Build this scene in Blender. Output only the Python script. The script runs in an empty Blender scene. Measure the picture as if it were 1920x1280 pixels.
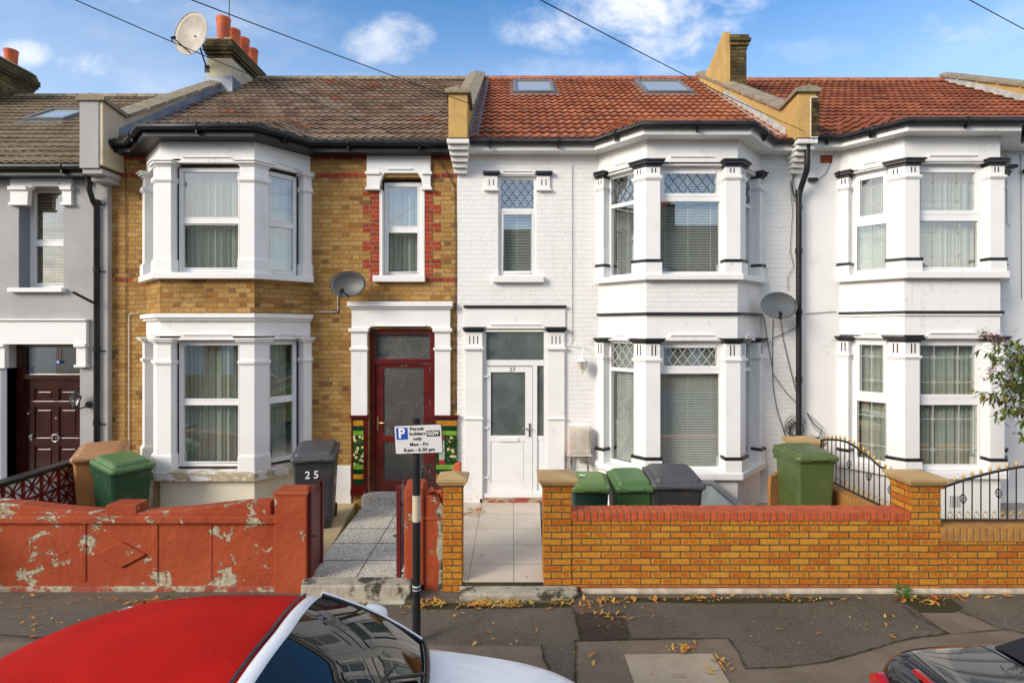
import bpy, bmesh, math, random
from mathutils import Vector, Matrix
random.seed(7)
R = math.radians
# ------------------------------------------------------------------ camera, sky, sun, exposure
H, FOC = 2.985, 1024.0            # eye height; focal length in pixels of the 1920 px wide photograph
sc = bpy.context.scene
cam_d = bpy.data.cameras.new("camera"); cam = bpy.data.objects.new("camera", cam_d)
sc.collection.objects.link(cam); sc.camera = cam
cam_d.sensor_width = 36; cam_d.lens = 36 * FOC / 1920
cam_d.shift_y = -25 / 1920
cam_d.clip_start = 0.05; cam_d.clip_end = 2000
cam.location = (0, 0, H); cam.rotation_euler = (R(90), 0, 0)

world = bpy.data.worlds.new("World"); sc.world = world; world.use_nodes = True
SUN_EL, SUN_AZ = 24, 232          # azimuth clockwise from +Y
sc.view_settings.view_transform = 'Standard'; sc.view_settings.look = 'None'
sc.view_settings.gamma = 1; sc.view_settings.exposure = 0.66
sun_d = bpy.data.lights.new("sun", 'SUN'); sun_d.energy = 2.1; sun_d.angle = R(22); sun_d.color = (1, .90, .77)
sun = bpy.data.objects.new("sun", sun_d); sc.collection.objects.link(sun)
sv = Vector((math.sin(R(SUN_AZ)) * math.cos(R(SUN_EL)), math.cos(R(SUN_AZ)) * math.cos(R(SUN_EL)), math.sin(R(SUN_EL))))
sun.rotation_euler = sv.to_track_quat('Z', 'Y').to_euler(); sun.location = (0, 0, 30)

# ------------------------------------------------------------------ node maths helper
class V:
    def __init__(s, nt, sock): s.nt = nt; s.k = sock
    def _m(s, op, *a, clamp=False):
        n = s.nt.nodes.new('ShaderNodeMath'); n.operation = op; n.use_clamp = clamp
        for i, v in enumerate((s,) + a):
            if isinstance(v, V): s.nt.links.new(v.k, n.inputs[i])
            else: n.inputs[i].default_value = v
        return V(s.nt, n.outputs[0])
    def __add__(s, o): return s._m('ADD', o)
    def __sub__(s, o): return s._m('SUBTRACT', o)
    def __mul__(s, o): return s._m('MULTIPLY', o)
    def __truediv__(s, o): return s._m('DIVIDE', o)
    def floor(s): return s._m('FLOOR')
    def fract(s): return s._m('FRACT')
    def mod(s, o): return s._m('FLOORED_MODULO', o)
    def gt(s, o): return s._m('GREATER_THAN', o)
    def lt(s, o): return s._m('LESS_THAN', o)
    def mn(s, o): return s._m('MINIMUM', o)
    def mx(s, o): return s._m('MAXIMUM', o)
    def abs(s): return s._m('ABSOLUTE')
    def step(s, a, b):
        n = s.nt.nodes.new('ShaderNodeMapRange'); n.interpolation_type = 'SMOOTHSTEP'
        s.nt.links.new(s.k, n.inputs[0]); n.inputs[1].default_value = a; n.inputs[2].default_value = b
        return V(s.nt, n.outputs[0])
class G:
    """one material's node graph"""
    def __init__(g, name):
        g.m = bpy.data.materials.new(name); g.m.use_nodes = True; g.nt = g.m.node_tree
        g.b = g.nt.nodes['Principled BSDF']; g.out = g.nt.nodes['Material Output']
        g.tc = g.nt.nodes.new('ShaderNodeTexCoord')
    def link(g, a, b): g.nt.links.new(a.k if isinstance(a, V) else a, b)
    def uv(g):
        n = g.nt.nodes.new('ShaderNodeSeparateXYZ'); g.link(g.tc.outputs['UV'], n.inputs[0])
        return V(g.nt, n.outputs[0]), V(g.nt, n.outputs[1])
    def obj(g, scale=(1, 1, 1), which='Object'):
        n = g.nt.nodes.new('ShaderNodeMapping'); g.link(g.tc.outputs[which], n.inputs[0]); n.inputs['Scale'].default_value = scale
        return n.outputs[0]
    def vec(g, x, y, z=0):
        n = g.nt.nodes.new('ShaderNodeCombineXYZ')
        for i, v in enumerate((x, y, z)):
            if isinstance(v, V): g.link(v, n.inputs[i])
            else: n.inputs[i].default_value = v
        return n.outputs[0]
    def noise(g, scale, detail=4, rough=.55, vec=None, dist=0):
        n = g.nt.nodes.new('ShaderNodeTexNoise'); n.inputs['Scale'].default_value = scale
        n.inputs['Detail'].default_value = detail; n.inputs['Roughness'].default_value = rough; n.inputs['Distortion'].default_value = dist
        g.link(vec if vec is not None else g.tc.outputs['Object'], n.inputs['Vector'])
        return V(g.nt, n.outputs[0])
    def voro(g, scale, vec=None, out='Distance'):
        n = g.nt.nodes.new('ShaderNodeTexVoronoi'); n.inputs['Scale'].default_value = scale
        g.link(vec if vec is not None else g.tc.outputs['Object'], n.inputs['Vector'])
        return V(g.nt, n.outputs[out])
    def rand(g, x, y):
        n = g.nt.nodes.new('ShaderNodeTexWhiteNoise'); n.noise_dimensions = '3D'; g.link(g.vec(x, y, 3.3), n.inputs['Vector'])
        return V(g.nt, n.outputs['Value'])
    def ramp(g, f, stops, const=False):
        n = g.nt.nodes.new('ShaderNodeValToRGB'); g.link(f, n.inputs[0]); e = n.color_ramp.elements
        if const: n.color_ramp.interpolation = 'CONSTANT'
        while len(e) < len(stops): e.new(0.5)
        for el, (p, c) in zip(e, stops): el.position = p; el.color = (*c, 1)
        return n.outputs[0]
    def mix(g, f, a, b, mode='MIX'):
        n = g.nt.nodes.new('ShaderNodeMix'); n.data_type = 'RGBA'; n.blend_type = mode
        for v, i in ((f, 0), (a, 6), (b, 7)):
            if isinstance(v, (int, float)): n.inputs[i].default_value = v
            elif isinstance(v, tuple): n.inputs[i].default_value = (*v, 1)
            else: g.link(v, n.inputs[i])
        return n.outputs[2]
    def fin(g, col, rough=.6, bump=None, bs=.3, dist=.01, metal=0, spec=.5, coat=0):
        for v, nm in ((col, 'Base Color'), (rough, 'Roughness'), (metal, 'Metallic'), (spec, 'Specular IOR Level'), (coat, 'Coat Weight')):
            if isinstance(v, (int, float)): g.b.inputs[nm].default_value = v
            elif isinstance(v, tuple): g.b.inputs[nm].default_value = (*v, 1)
            else: g.link(v, g.b.inputs[nm])
        if bump is not None:
            n = g.nt.nodes.new('ShaderNodeBump'); n.inputs['Strength'].default_value = bs; n.inputs['Distance'].default_value = dist
            g.link(bump, n.inputs['Height']); g.link(n.outputs[0], g.b.inputs['Normal'])
        return g.m

# sky: Nishita with procedural clouds mixed in by direction
wt = world.node_tree; bg = wt.nodes['Background']; bg.inputs[1].default_value = 0.145
sky = wt.nodes.new('ShaderNodeTexSky'); sky.sky_type = 'NISHITA'; sky.sun_disc = False
sky.sun_elevation = R(SUN_EL); sky.sun_rotation = R(SUN_AZ); sky.altitude = 50; sky.air_density = 1.0; sky.dust_density = .6; sky.ozone_density = 2.0
wtc = wt.nodes.new('ShaderNodeTexCoord'); sep = wt.nodes.new('ShaderNodeSeparateXYZ'); wt.links.new(wtc.outputs['Generated'], sep.inputs[0])
dx, dy, dz = (V(wt, sep.outputs[i]) for i in range(3))
den = dz.mx(0.0) + 0.25
cb = wt.nodes.new('ShaderNodeCombineXYZ'); wt.links.new((dx / den).k, cb.inputs[0]); wt.links.new((dy / den).k, cb.inputs[1]); cb.inputs[2].default_value = 4.35
def wnoise(scale, detail, rough=.55):
    n = wt.nodes.new('ShaderNodeTexNoise'); n.inputs['Scale'].default_value = scale; n.inputs['Detail'].default_value = detail
    n.inputs['Roughness'].default_value = rough; n.inputs['Distortion'].default_value = .3
    wt.links.new(cb.outputs[0], n.inputs['Vector']); return V(wt, n.outputs[0])
gen = (wnoise(1.15, 2) * .62 + wnoise(3.1, 7, .6) * .38).step(.40, .62) * dy.step(.35, -.1)      # unseen broken cloud behind the viewer, thickened to add soft fill light
wisp = (wnoise(1.9, 8, .62) * .6 + wnoise(.7, 2) * .4).step(.50, .80) * .42
uu = dx / dy.mx(.05); vv = dz / dy.mx(.05); front = dy.gt(.08)
def blob(px, py, a, b, k=1.0):                      # a cloud bank centred on a direction
    e = ((uu - (px - 960) / FOC) / (a / FOC)); f = ((vv - (615 - py) / FOC) / (b / FOC)); r = (e * e + f * f) * -1 + 1
    return (r * .75 + (fine - .5) * 5.2).step(-.1, 1.9) * k * front
cb2 = wt.nodes.new('ShaderNodeCombineXYZ'); wt.links.new(uu.k, cb2.inputs[0]); wt.links.new((vv * 1.35).k, cb2.inputs[1]); cb2.inputs[2].default_value = 1.7
fn = wt.nodes.new('ShaderNodeTexNoise'); fn.inputs['Scale'].default_value = 6.5; fn.inputs['Detail'].default_value = 9; fn.inputs['Roughness'].default_value = .6; fn.inputs['Distortion'].default_value = .25
wt.links.new(cb2.outputs[0], fn.inputs['Vector']); fine = V(wt, fn.outputs[0])
cl = gen.mx(wisp)
for a_ in ((1180, 30, 240, 95, .95), (1310, 60, 120, 60, .8), (735, 75, 95, 42, .65), (150, 118, 70, 38, .75), (45, 105, 70, 34, .6), (1790, 62, 110, 36, .5), (1480, 90, 120, 30, .25), (130, -60, 260, 60, .5), (640, 160, 200, 20, .25), (1080, 130, 260, 30, .35)):
    cl = cl.mx(blob(*a_))
low = dz.step(.60, .22) * .32
cl = (cl + low * (cl * -1 + 1))._m('MINIMUM', .95)
mx_ = wt.nodes.new('ShaderNodeMix'); mx_.data_type = 'RGBA'
hs = wt.nodes.new('ShaderNodeHueSaturation'); hs.inputs['Saturation'].default_value = 1.36; hs.inputs['Value'].default_value = 1.04
wt.links.new(sky.outputs[0], hs.inputs['Color'])
wt.links.new(cl.k, mx_.inputs[0]); wt.links.new(hs.outputs[0], mx_.inputs[6]); mx_.inputs[7].default_value = (5.6, 5.5, 5.5, 1)
wt.links.new(mx_.outputs[2], bg.inputs[0])

# ------------------------------------------------------------------ materials
def plain(name, c1, c2=None, scale=3, rough=.6, bs=.15, bscale=60, metal=0, coat=0, spec=.5, thr=(.35, .65), dist=.004, detail=5):
    g = G(name); col = c1
    if c2: col = g.mix(g.noise(scale, detail).step(*thr), c1, c2)
    return g.fin(col, rough, g.noise(bscale, 4) if bs else None, bs, dist, metal, spec, coat)
def brick(name, cols, mortar, w=.225, h=.075, j=.010, flemish=False, rough=.85, bs=.8, dist=.012, soot=None, paint=None, mort_noise=.35, soldier=False, wob=.006, grain=.75, smear=None):
    g = G(name); u, v = g.uv()
    n1 = g.noise(6, 3, vec=g.tc.outputs['UV']) - .5; n2 = g.noise(7.3, 3, vec=g.obj((1, 1, 1), 'UV')) - .5
    u = u + n2 * wob * 3; v = v + n1 * wob * 2
    if soldier: row = v * 0; odd = v * 0; fv = v * 0 + .5; vv = fv
    else:
        r = v / h; row = r.floor(); fv = r.fract(); odd = row.mod(2.0)
    if flemish:
        t = u / (w * 1.5) + odd * .5; cell = t.floor(); f = t.fract(); head = f.gt(.6667)
        pos = (f - head * .6667); wid = head * -.3333 + .6667
        eu = pos.mn(wid - pos) * (w * 1.5); ident = cell * 2 + head
    else:
        t = u / w + odd * .5; ident = t.floor(); f = t.fract(); eu = f.mn(f * -1 + 1) * w
    ev = (fv.mn(fv * -1 + 1) * h) if not soldier else eu
    edge = eu.mn(ev)                              # distance to the brick edge
    fine = g.noise(55, 6, .8); en = (fine - .5) * .006 + (g.noise(25, 2) - .5) * .006
    mask = (edge + en).step(j * .35, j * .62)
    rnd = g.rand(ident, row)
    bc = g.ramp(rnd, cols)
    bc = g.mix((g.noise(32, 6, .8).step(.38, .68)) * grain, bc, g.mix(1.0, bc, (.38, .34, .30), 'MULTIPLY')); bc = g.mix((ev.step(.022, .006)) * .0, bc, bc)
    if smear:
        sm_ = (eu.step(.018, .045) * ev.step(.008, .022)) * g.rand(ident + 7, row + 3).gt(.52) * g.noise(19, 4, .6).step(.35, .55); bc = g.mix(sm_ * .8, bc, smear)
    mc = g.mix(g.noise(14, 4).step(.3, .7), mortar, tuple(x * (1 - mort_noise) for x in mortar))
    col = g.mix(mask, mc, bc)
    if soot:
        sn = g.noise(.9, 6, .65, vec=g.tc.outputs['UV']).step(soot[0], soot[1]) * soot[2]
        col = g.mix(sn, col, g.mix(1.0, col, (.30, .28, .26), 'MULTIPLY'))
    hgt = mask * .8 + fine * .5 + rnd * .35
    if paint:
        d = g.noise(2.1, 6, .65).step(.48, .75)
        col = g.mix(d * .35, paint, tuple(x * .84 for x in paint)); col = g.mix(mask, g.mix(1.0, col, (.955, .95, .94), 'MULTIPLY'), col)
        cr = g.voro(9, None, 'Distance'); col = streak(g, col, .42); hgt = mask * .8 + g.noise(22, 4) * .45 + rnd * .3
    return g.fin(col, rough, hgt, bs, dist, 0, .5 if paint else .15)
def streak(g, col, k=.5, c=(.42, .36, .27)):
    """rain streaks and grime with a shape of their own"""
    a = g.noise(1, 6, .6, g.obj((13, 13, .8))).step(.52, .80); b = g.noise(1.1, 4).step(.42, .68); sp = g.noise(17, 6, .75).step(.64, .74)
    col = g.mix(a * b * k, col, c); return g.mix(sp * b * .35, col, c)
M = {}
STOCK = [(0, (.44, .235, .06)), (.3, (.51, .285, .08)), (.6, (.57, .34, .11)), (.85, (.44, .21, .05)), (.94, (.38, .17, .04)), (1, (.24, .12, .045))]
M['stock'] = brick('yellow stock brick', STOCK, (.27, .23, .165), flemish=True, soot=(.55, .72, .6), bs=.9, dist=.012)
M['redband'] = brick('red brick', [(0, (.38, .055, .022)), (.5, (.48, .075, .025)), (1, (.26, .05, .025))], (.36, .30, .24), flemish=True, bs=.8)
M['gardenbrick'] = brick('new buff brick', [(0, (.58, .25, .03)), (.4, (.64, .30, .038)), (.75, (.60, .235, .026)), (.95, (.55, .18, .022)), (1, (.50, .14, .02))], (.14, .10, .06), j=.013, bs=.8, wob=.0035, soot=(.55, .75, .4), grain=.55, smear=(.42, .10, .015))
M['redsoldier'] = brick('red brick on edge', [(0, (.50, .085, .025)), (.5, (.40, .06, .02)), (1, (.58, .12, .035))], (.33, .22, .14), w=.075, soldier=True, bs=.6, wob=.002)
M['buffsoldier'] = brick('buff brick on edge', [(0, (.47, .23, .05)), (.5, (.40, .18, .04)), (1, (.50, .27, .07))], (.15, .11, .07), w=.075, soldier=True, bs=.6, wob=.002)
M['sooty'] = brick('sooty chimney brick', [(0, (.10, .08, .04)), (.5, (.16, .12, .055)), (.8, (.25, .17, .06)), (1, (.05, .045, .035))], (.09, .09, .06), flemish=True, soot=(.4, .6, .7), bs=1, dist=.02)
M['whitebrick'] = brick('white painted brick', [(0, (1, 1, 1)), (1, (1, 1, 1))], (1, 1, 1), flemish=True, paint=(.84, .83, .80), rough=.55, bs=.6, dist=.009, j=.013)
def whiter(name, a, b, k):
    g = G(name); col = g.mix(g.noise(1.3, 6).step(.5, .8), a, b); crack = (g.noise(2.3, 7, .6) - .5).abs().lt(.0035) * g.noise(.9, 2).gt(.55)
    return g.fin(g.mix(crack * .5, streak(g, col, k), (.35, .31, .26)), .6, g.noise(40, 5) + crack * -1, .25, .004)
M['render'] = whiter('white masonry paint', (.84, .83, .805), (.78, .765, .73), .40)
def peel():
    g = G('white paint with small chips'); n = g.noise(3.2, 8, .7)
    chip = n.step(.70, .715); d = g.noise(1.7, 6).step(.45, .8)
    col = g.mix(d * .5, (.84, .835, .82), (.72, .70, .66)); col = streak(g, col, .35); col = g.mix(chip, col, (.50, .40, .28))
    return g.fin(col, .5, (chip * -1) + g.noise(30, 4) * .3, .3, .006)
M['paintwhite'] = peel()
def sillworn():
    g = G('worn white sill paint'); n = g.noise(5, 9, .75, g.obj((.6, 1.6, 1.6)))
    chip = n.step(.50, .54); col = g.mix(g.noise(20, 4).step(.3, .7), (.52, .43, .28), (.36, .30, .2))
    return g.fin(g.mix(chip, (.80, .78, .73), col), .75, (chip * -1) + g.noise(40, 4) * .5, .5, .008)
M['sillworn'] = sillworn()
def greyrender():
    g = G('grey render'); n = g.noise(1.2, 8, .6)
    return g.fin(g.mix(n.step(.3, .75), (.36, .35, .345), (.45, .44, .43)), .85, g.noise(130, 3) + g.noise(8, 4) * .3, .35, .006)
M['greyrender'] = greyrender()
M['ochre'] = (lambda g: g.fin(streak(g, g.mix(g.noise(2.6, 8, .7).step(.35, .7), (.60, .385, .13), (.46, .29, .11)), .9, (.20, .14, .07)), .85, g.noise(30, 5), .4, .008, 0, .2))(G('ochre render'))
M['creamrender'] = plain('cream render', (.60, .52, .36), (.45, .38, .25), 2.2, .8, .3, 30, thr=(.4, .75))
def coping():
    g = G('mossy concrete coping'); n = g.noise(5, 8, .7); s = g.noise(28, 5, .7).step(.52, .62)
    col = g.mix(n.step(.35, .7), (.22, .17, .12), (.34, .28, .18)); col = g.mix(s, col, (.42, .38, .30)); col = g.mix(g.noise(9, 6).step(.60, .7), col, (.07, .06, .04))
    return g.fin(col, .9, s + n, .6, .01)
M['coping'] = coping()
M['lead'] = plain('lead flashing', (.20, .23, .28), (.32, .34, .37), 4, .45, .4, 12, metal=.3, dist=.01)
M['leadpale'] = plain('pale mortar flashing', (.52, .50, .45), (.36, .36, .34), 6, .7, .5, 14, dist=.01)
def tiles(name, cols, moss, gloss, w=.30, h=.29):
    g = G(name); u, v = g.uv(); row = (v / h).floor(); idn = (u / w + row.mod(2.0) * .5).floor(); r = g.rand(idn, row)
    col = g.ramp(r, cols); n = g.noise(7, 6, .7); col = g.mix((n - .3) * 1.3, col, g.mix(1.0, col, (.5, .45, .4), 'MULTIPLY')); col = g.mix(g.noise(38, 4, .7).step(.60, .70) * .5, col, (.40, .33, .24))
    if moss: col = g.mix(g.noise(2.2, 7, .75).step(.60, .72) * moss, col, (.12, .12, .03))
    return g.fin(col, gloss, g.noise(90, 4) + n, .25, .004, 0, .15)
M['roofbrown'] = tiles('weathered brown tiles', [(0, (.16, .10, .062)), (.5, (.23, .16, .105)), (.9, (.30, .22, .155)), (.96, (.28, .13, .07)), (1, (.30, .11, .055))], .3, .75)
M['roofgrey'] = tiles('weathered grey brown tiles', [(0, (.19, .14, .08)), (1, (.28, .215, .135))], .4, .75)
M['roofred'] = tiles('red clay tiles', [(0, (.32, .105, .05)), (.5, (.40, .14, .068)), (.85, (.47, .18, .09)), (1, (.26, .10, .06))], 0, .6)
M['roofred2'] = tiles('darker red clay tiles', [(0, (.23, .072, .036)), (.5, (.31, .10, .048)), (.85, (.38, .135, .066)), (1, (.18, .07, .04))], .12, .6)
M['ridge_red'] = plain('red ridge tile', (.42, .15, .07), (.30, .10, .05), 5, .7)
M['ridge_brown'] = plain('brown ridge tile', (.20, .14, .09), (.32, .26, .16), 7, .85)
M['plinthcream'] = plain('cream washed plinth', (.74, .69, .56), (.55, .42, .24), .9, .8, .3, 30, thr=(.55, .66))
M['screenred'] = plain('maroon block paint', (.24, .022, .014), (.17, .016, .012), 6, .5, .1, 20)
M['blackpaint'] = plain('black gloss paint', (.016, .017, .02), (.06, .06, .06), 9, .35, .2, 30, thr=(.55, .8))
M['gutter'] = plain('black gutter plastic', (.010, .010, .011), (.022, .022, .022), 4, .42, .05, spec=.35)
M['upvc'] = plain('white window plastic', (.83, .83, .82), (.76, .755, .74), 3, .28, .02, 10, thr=(.5, .85))
M['brownframe'] = plain('dark brown timber frame', (.055, .03, .024), (.03, .015, .012), 8, .4, .1)
M['greypaint'] = plain('blue grey paint', (.20, .22, .26), None, rough=.5)
M['maroon'] = plain('maroon door paint', (.125, .014, .010), (.09, .010, .008), 4, .25, .05, 20, coat=.3)
M['darkdoor'] = plain('dark mahogany door paint', (.045, .009, .007), (.03, .006, .005), 5, .22, .05, 20, coat=.4)
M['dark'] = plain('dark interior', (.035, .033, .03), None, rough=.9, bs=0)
M['void'] = plain('black recess', (.01, .01, .01), None, rough=.9, bs=0)
M['steel'] = plain('brushed steel', (.55, .54, .52), None, rough=.3, metal=1, bs=0)
M['brass'] = plain('polished brass', (.75, .55, .25), None, rough=.3, metal=1, bs=0)
M['leadcame'] = plain('lead came', (.10, .11, .12), None, rough=.5, metal=.5, bs=0)
M['whitecame'] = plain('white came', (.50, .51, .49), None, rough=.5, bs=0)
def glass(name, ior=1.9, tint=(.9, .95, .93), bump=0, rough=0.0):
    g = G(name); nt = g.nt; nt.nodes.remove(g.b)
    tr = nt.nodes.new('ShaderNodeBsdfTransparent'); tr.inputs[0].default_value = (*tint, 1)
    gl = nt.nodes.new('ShaderNodeBsdfGlossy'); gl.inputs['Roughness'].default_value = rough; gl.inputs[0].default_value = (1, 1, 1, 1)
    ge = nt.nodes.new('ShaderNodeNewGeometry'); dt = nt.nodes.new('ShaderNodeVectorMath'); dt.operation = 'DOT_PRODUCT'; g.link(ge.outputs['Normal'], dt.inputs[0]); g.link(ge.outputs['Incoming'], dt.inputs[1])
    f0 = ((ior - 1) / (ior + 1)) ** 2; fr = (V(nt, dt.outputs['Value']).abs() * -1 + 1)._m('POWER', 5.0) * (1 - f0) + f0; mx = nt.nodes.new('ShaderNodeMixShader')
    g.link(fr, mx.inputs[0]); g.link(tr.outputs[0], mx.inputs[1]); g.link(gl.outputs[0], mx.inputs[2]); g.link(mx.outputs[0], g.out.inputs[0])
    b = nt.nodes.new('ShaderNodeBump'); b.inputs['Strength'].default_value = .06 + bump; b.inputs['Distance'].default_value = .01 if bump else .004
    g.link(g.noise(40 if bump else 1.7, 2), b.inputs['Height']); g.link(b.outputs[0], gl.inputs['Normal'])
    return g.m
M['glass'] = glass('window glass', 3.1)
def obscured(name, col, c2):
    g = G(name); n = g.noise(38, 5, .75); big = g.noise(2.2, 3)
    return g.fin(g.mix(big.step(.35, .7), col, c2), .16, n, .8, .012, 0, .9)
M['obscured'] = obscured('patterned door glass', (.045, .045, .04), (.065, .065, .06))
M['frosted'] = obscured('frosted glass', (.07, .085, .08), (.12, .14, .13))
def net():
    g = G('net curtain'); u, v = g.uv(); nt = g.nt
    bandm = ((v / .30).fract() - .5).abs().lt(.10) * (g.noise(60, 2, .5, g.tc.outputs['UV'])).step(.45, .55)
    tr = nt.nodes.new('ShaderNodeBsdfTransparent'); mx = nt.nodes.new('ShaderNodeMixShader'); nt.links.new((bandm * -.08 + .12).k, mx.inputs[0])
    g.fin((.50, .52, .45), .9); g.link(g.b.outputs[0], mx.inputs[1]); g.link(tr.outputs[0], mx.inputs[2]); g.link(mx.outputs[0], g.out.inputs[0])
    return g.m
M['net'] = net()
M['slat'] = plain('blind slat', (.85, .85, .82), None, rough=.4, bs=0)
M['woodslat'] = plain('wooden blind slat', (.66, .47, .22), (.52, .36, .16), 6, rough=.5, bs=0)
def asphalt():
    g = G('pavement asphalt'); n = g.noise(1.1, 7, .6); vv = g.voro(62); chip = vv.lt(.22) * g.noise(40, 1).gt(.52)
    col = g.mix(n.step(.3, .7), (.105, .086, .062), (.155, .128, .093)); col = g.mix(g.noise(190, 3, .6).step(.5, .75) * .6, col, (.22, .20, .16)); col = g.mix(chip, col, (.45, .42, .36)); gum = g.voro(3.3).lt(.045); col = g.mix(gum * .55, col, (.30, .28, .24)); crk = (g.noise(1.6, 8, .62) - .5).abs().lt(.0022) * g.noise(.8, 2).gt(.5); col = g.mix(crk * .7, col, (.02, .018, .014)); col = g.mix(g.noise(.55, 5).step(.5, .72) * .35, col, (.05, .044, .034))
    return g.fin(col, .85, g.noise(160, 3) + chip, .7, .006, 0, .2)
M['asphalt'] = asphalt()
def patchm(name, a, b, chipc=.3):
    g = G(name); n = g.noise(2.0, 7, .65); chip = g.voro(75).lt(.2) * g.noise(35, 1).gt(.5)
    col = g.mix(n.step(.3, .7), a, b); col = g.mix(g.noise(150, 3).step(.5, .8) * .5, col, tuple(x * 1.8 for x in b)); col = g.mix(chip * chipc, col, (.4, .38, .34))
    return g.fin(col, .9, g.noise(150, 3) + chip * .5, .6, .006, 0, .2)
M['patchbrown'] = patchm('brown concrete patch', (.155, .118, .082), (.225, .172, .12))
M['patchdark'] = patchm('dark tar patch', (.045, .032, .024), (.08, .058, .042), .5)
M['patchpale'] = patchm('pale concrete slab', (.33, .26, .175), (.44, .36, .25))
M['moss'] = patchm('mossy joint', (.03, .032, .012), (.055, .05, .022), .15)
M['road'] = patchm('road asphalt', (.05, .05, .05), (.07, .07, .07))
M['terrazzo'] = (lambda g: g.fin(g.mix(g.voro(70, g.tc.outputs['UV'], 'Distance').lt(.44), g.mix(g.noise(3, 4).step(.3, .7), (.30, .28, .24), (.46, .42, .35)), (.80, .76, .66)), .8, g.noise(60, 3), .5, .006))(G('black and white terrazzo'))
def pathtile():
    g = G('large beige tiles'); u, v = g.uv()
    fu = ((u - .02) / .52).fract(); fv = ((v - .05) / .60).fract(); e = (fu.mn(fu * -1 + 1) * .52).mn(fv.mn(fv * -1 + 1) * .6)
    col = g.mix(g.noise(1.6, 7, .6).step(.3, .75), (.54, .46, .36), (.66, .58, .48)); col = g.mix(g.noise(6, 8, .7).step(.58, .75) * .6, col, (.30, .26, .2))
    return g.fin(g.mix(e.lt(.005), col, (.22, .19, .15)), .45, e.lt(.005) * -1, .3, .004)
M['pathtile'] = pathtile()
M['sand'] = plain('yellow painted concrete', (.52, .40, .20), (.40, .33, .22), 2.5, .8, .4, 50)
M['slabgrey'] = plain('grey concrete paving', (.30, .28, .25), (.20, .19, .16), 2.5, .85, .4, 50)
def stonestep():
    g = G('stained stone step'); n = g.noise(3.2, 7, .65)
    col = g.mix(g.noise(7, 7, .7).step(.35, .65), (.34, .30, .22), (.48, .43, .34)); col = g.mix(n.step(.50, .60), col, (.05, .046, .025)); col = g.mix(g.noise(40, 4).step(.6, .72), col, (.14, .12, .08))
    return g.fin(col, .9, g.noise(25, 5), .6, .012)
M['step'] = stonestep()
def redpeel():
    g = G('peeling terracotta masonry paint'); n = g.noise(2.7, 10, .72, dist=.5); m = g.noise(9, 8, .75)
    chip = n.step(.572, .582); hole = m.step(.66, .68)
    base = g.mix(g.noise(1.5, 6).step(.3, .7), (.31, .056, .022), (.40, .082, .032)); base = g.mix(g.noise(5, 7, .7).step(.5, .8) * .5, base, (.28, .06, .03))
    col = g.mix(chip, base, g.mix(g.noise(25, 5).step(.4, .6), (.50, .46, .34), (.34, .30, .2))); col = g.mix(hole, col, (.10, .06, .04))
    return g.fin(col, .75, g.noise(11, 7) + (chip + hole) * -.6, .8, .02, 0, .15)
M['redpeel'] = redpeel()
def redplinth():
    g = G('peeling plinth paint'); n = g.noise(5, 9, .75, g.obj((.7, 1, 1)))
    base = g.mix(g.noise(8, 6).step(.3, .7), (.36, .08, .045), (.24, .05, .03)); chip = n.step(.50, .53)
    return g.fin(g.mix(chip, base, g.mix(g.noise(30, 5).step(.4, .6), (.46, .40, .28), (.28, .24, .17))), .85, g.noise(15, 7), .6, .012)
M['redplinth'] = redplinth()
M['capstone'] = plain('buff cast stone cap', (.50, .34, .15), (.42, .27, .12), 3, .75, .25, 80)
M['plinthwhite'] = plain('whitewashed kerb render', (.62, .56, .44), (.42, .36, .26), 6, .85, .4, 40)
M['gatered'] = plain('maroon gate paint', (.15, .012, .012), (.10, .012, .010), 5, .4, .1, 20)
def plastic(name, c, c2=None, rough=.42):
    g = G(name); col = g.mix(g.noise(2.5, 5).step(.4, .8), c, c2 or tuple(x * .75 for x in c)); sc_ = g.noise(1, 6, .7, g.obj((9, 9, 38))).step(.62, .72) * g.noise(3, 3).step(.45, .6)
    dirt = g.noise(4, 7, .7).step(.52, .72); col = g.mix(sc_ * .45, col, (.34, .36, .32)); col = g.mix(dirt * .28, col, (.22, .20, .15))
    return g.fin(col, .45, g.noise(160, 3), .2, .002)
M['bingreen'] = plastic('dark green bin plastic', (.010, .062, .026)); M['binlime'] = plastic('light green lid plastic', (.14, .24, .06))
M['bingreen2'] = plastic('mid green bin plastic', (.045, .12, .035)); M['lidgreen'] = plastic('green lid plastic', (.085, .18, .06)); M['binolive'] = plastic('olive green bin plastic', (.085, .125, .035)); M['binteal'] = plastic('teal green bin plastic', (.012, .05, .04))
M['bingrey'] = plastic('charcoal bin plastic', (.035, .037, .04)); M['lidgrey'] = plastic('faded grey lid plastic', (.075, .075, .08)); M['binbrown'] = plastic('faded brown bin plastic', (.42, .19, .065), (.34, .15, .05)); M['lidbrown'] = plastic('faded brown lid plastic', (.40, .20, .09), (.30, .13, .05))
M['rubber'] = plain('black rubber', (.02, .02, .02), None, rough=.8)
M['card'] = plain('brown cardboard', (.42, .19, .06), (.30, .13, .04), 6, .8, .3, 40)
M['white'] = plain('white lettering', (.8, .8, .8), None, bs=0); M['black'] = plain('black lettering', (.012, .012, .012), None, bs=0); M['blue'] = plain('blue sign panel', (.01, .07, .42), None, bs=0, rough=.4)
M['signplate'] = plain('sign plate', (.66, .66, .64), None, rough=.35, bs=0)
M['clay'] = plain('terracotta', (.60, .12, .025), (.42, .075, .02), 4, .65, .2, 30)
M['brickloose'] = plain('orange clay brick', (.58, .12, .035), (.42, .08, .03), 8, .8, .3, 40)
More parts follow.
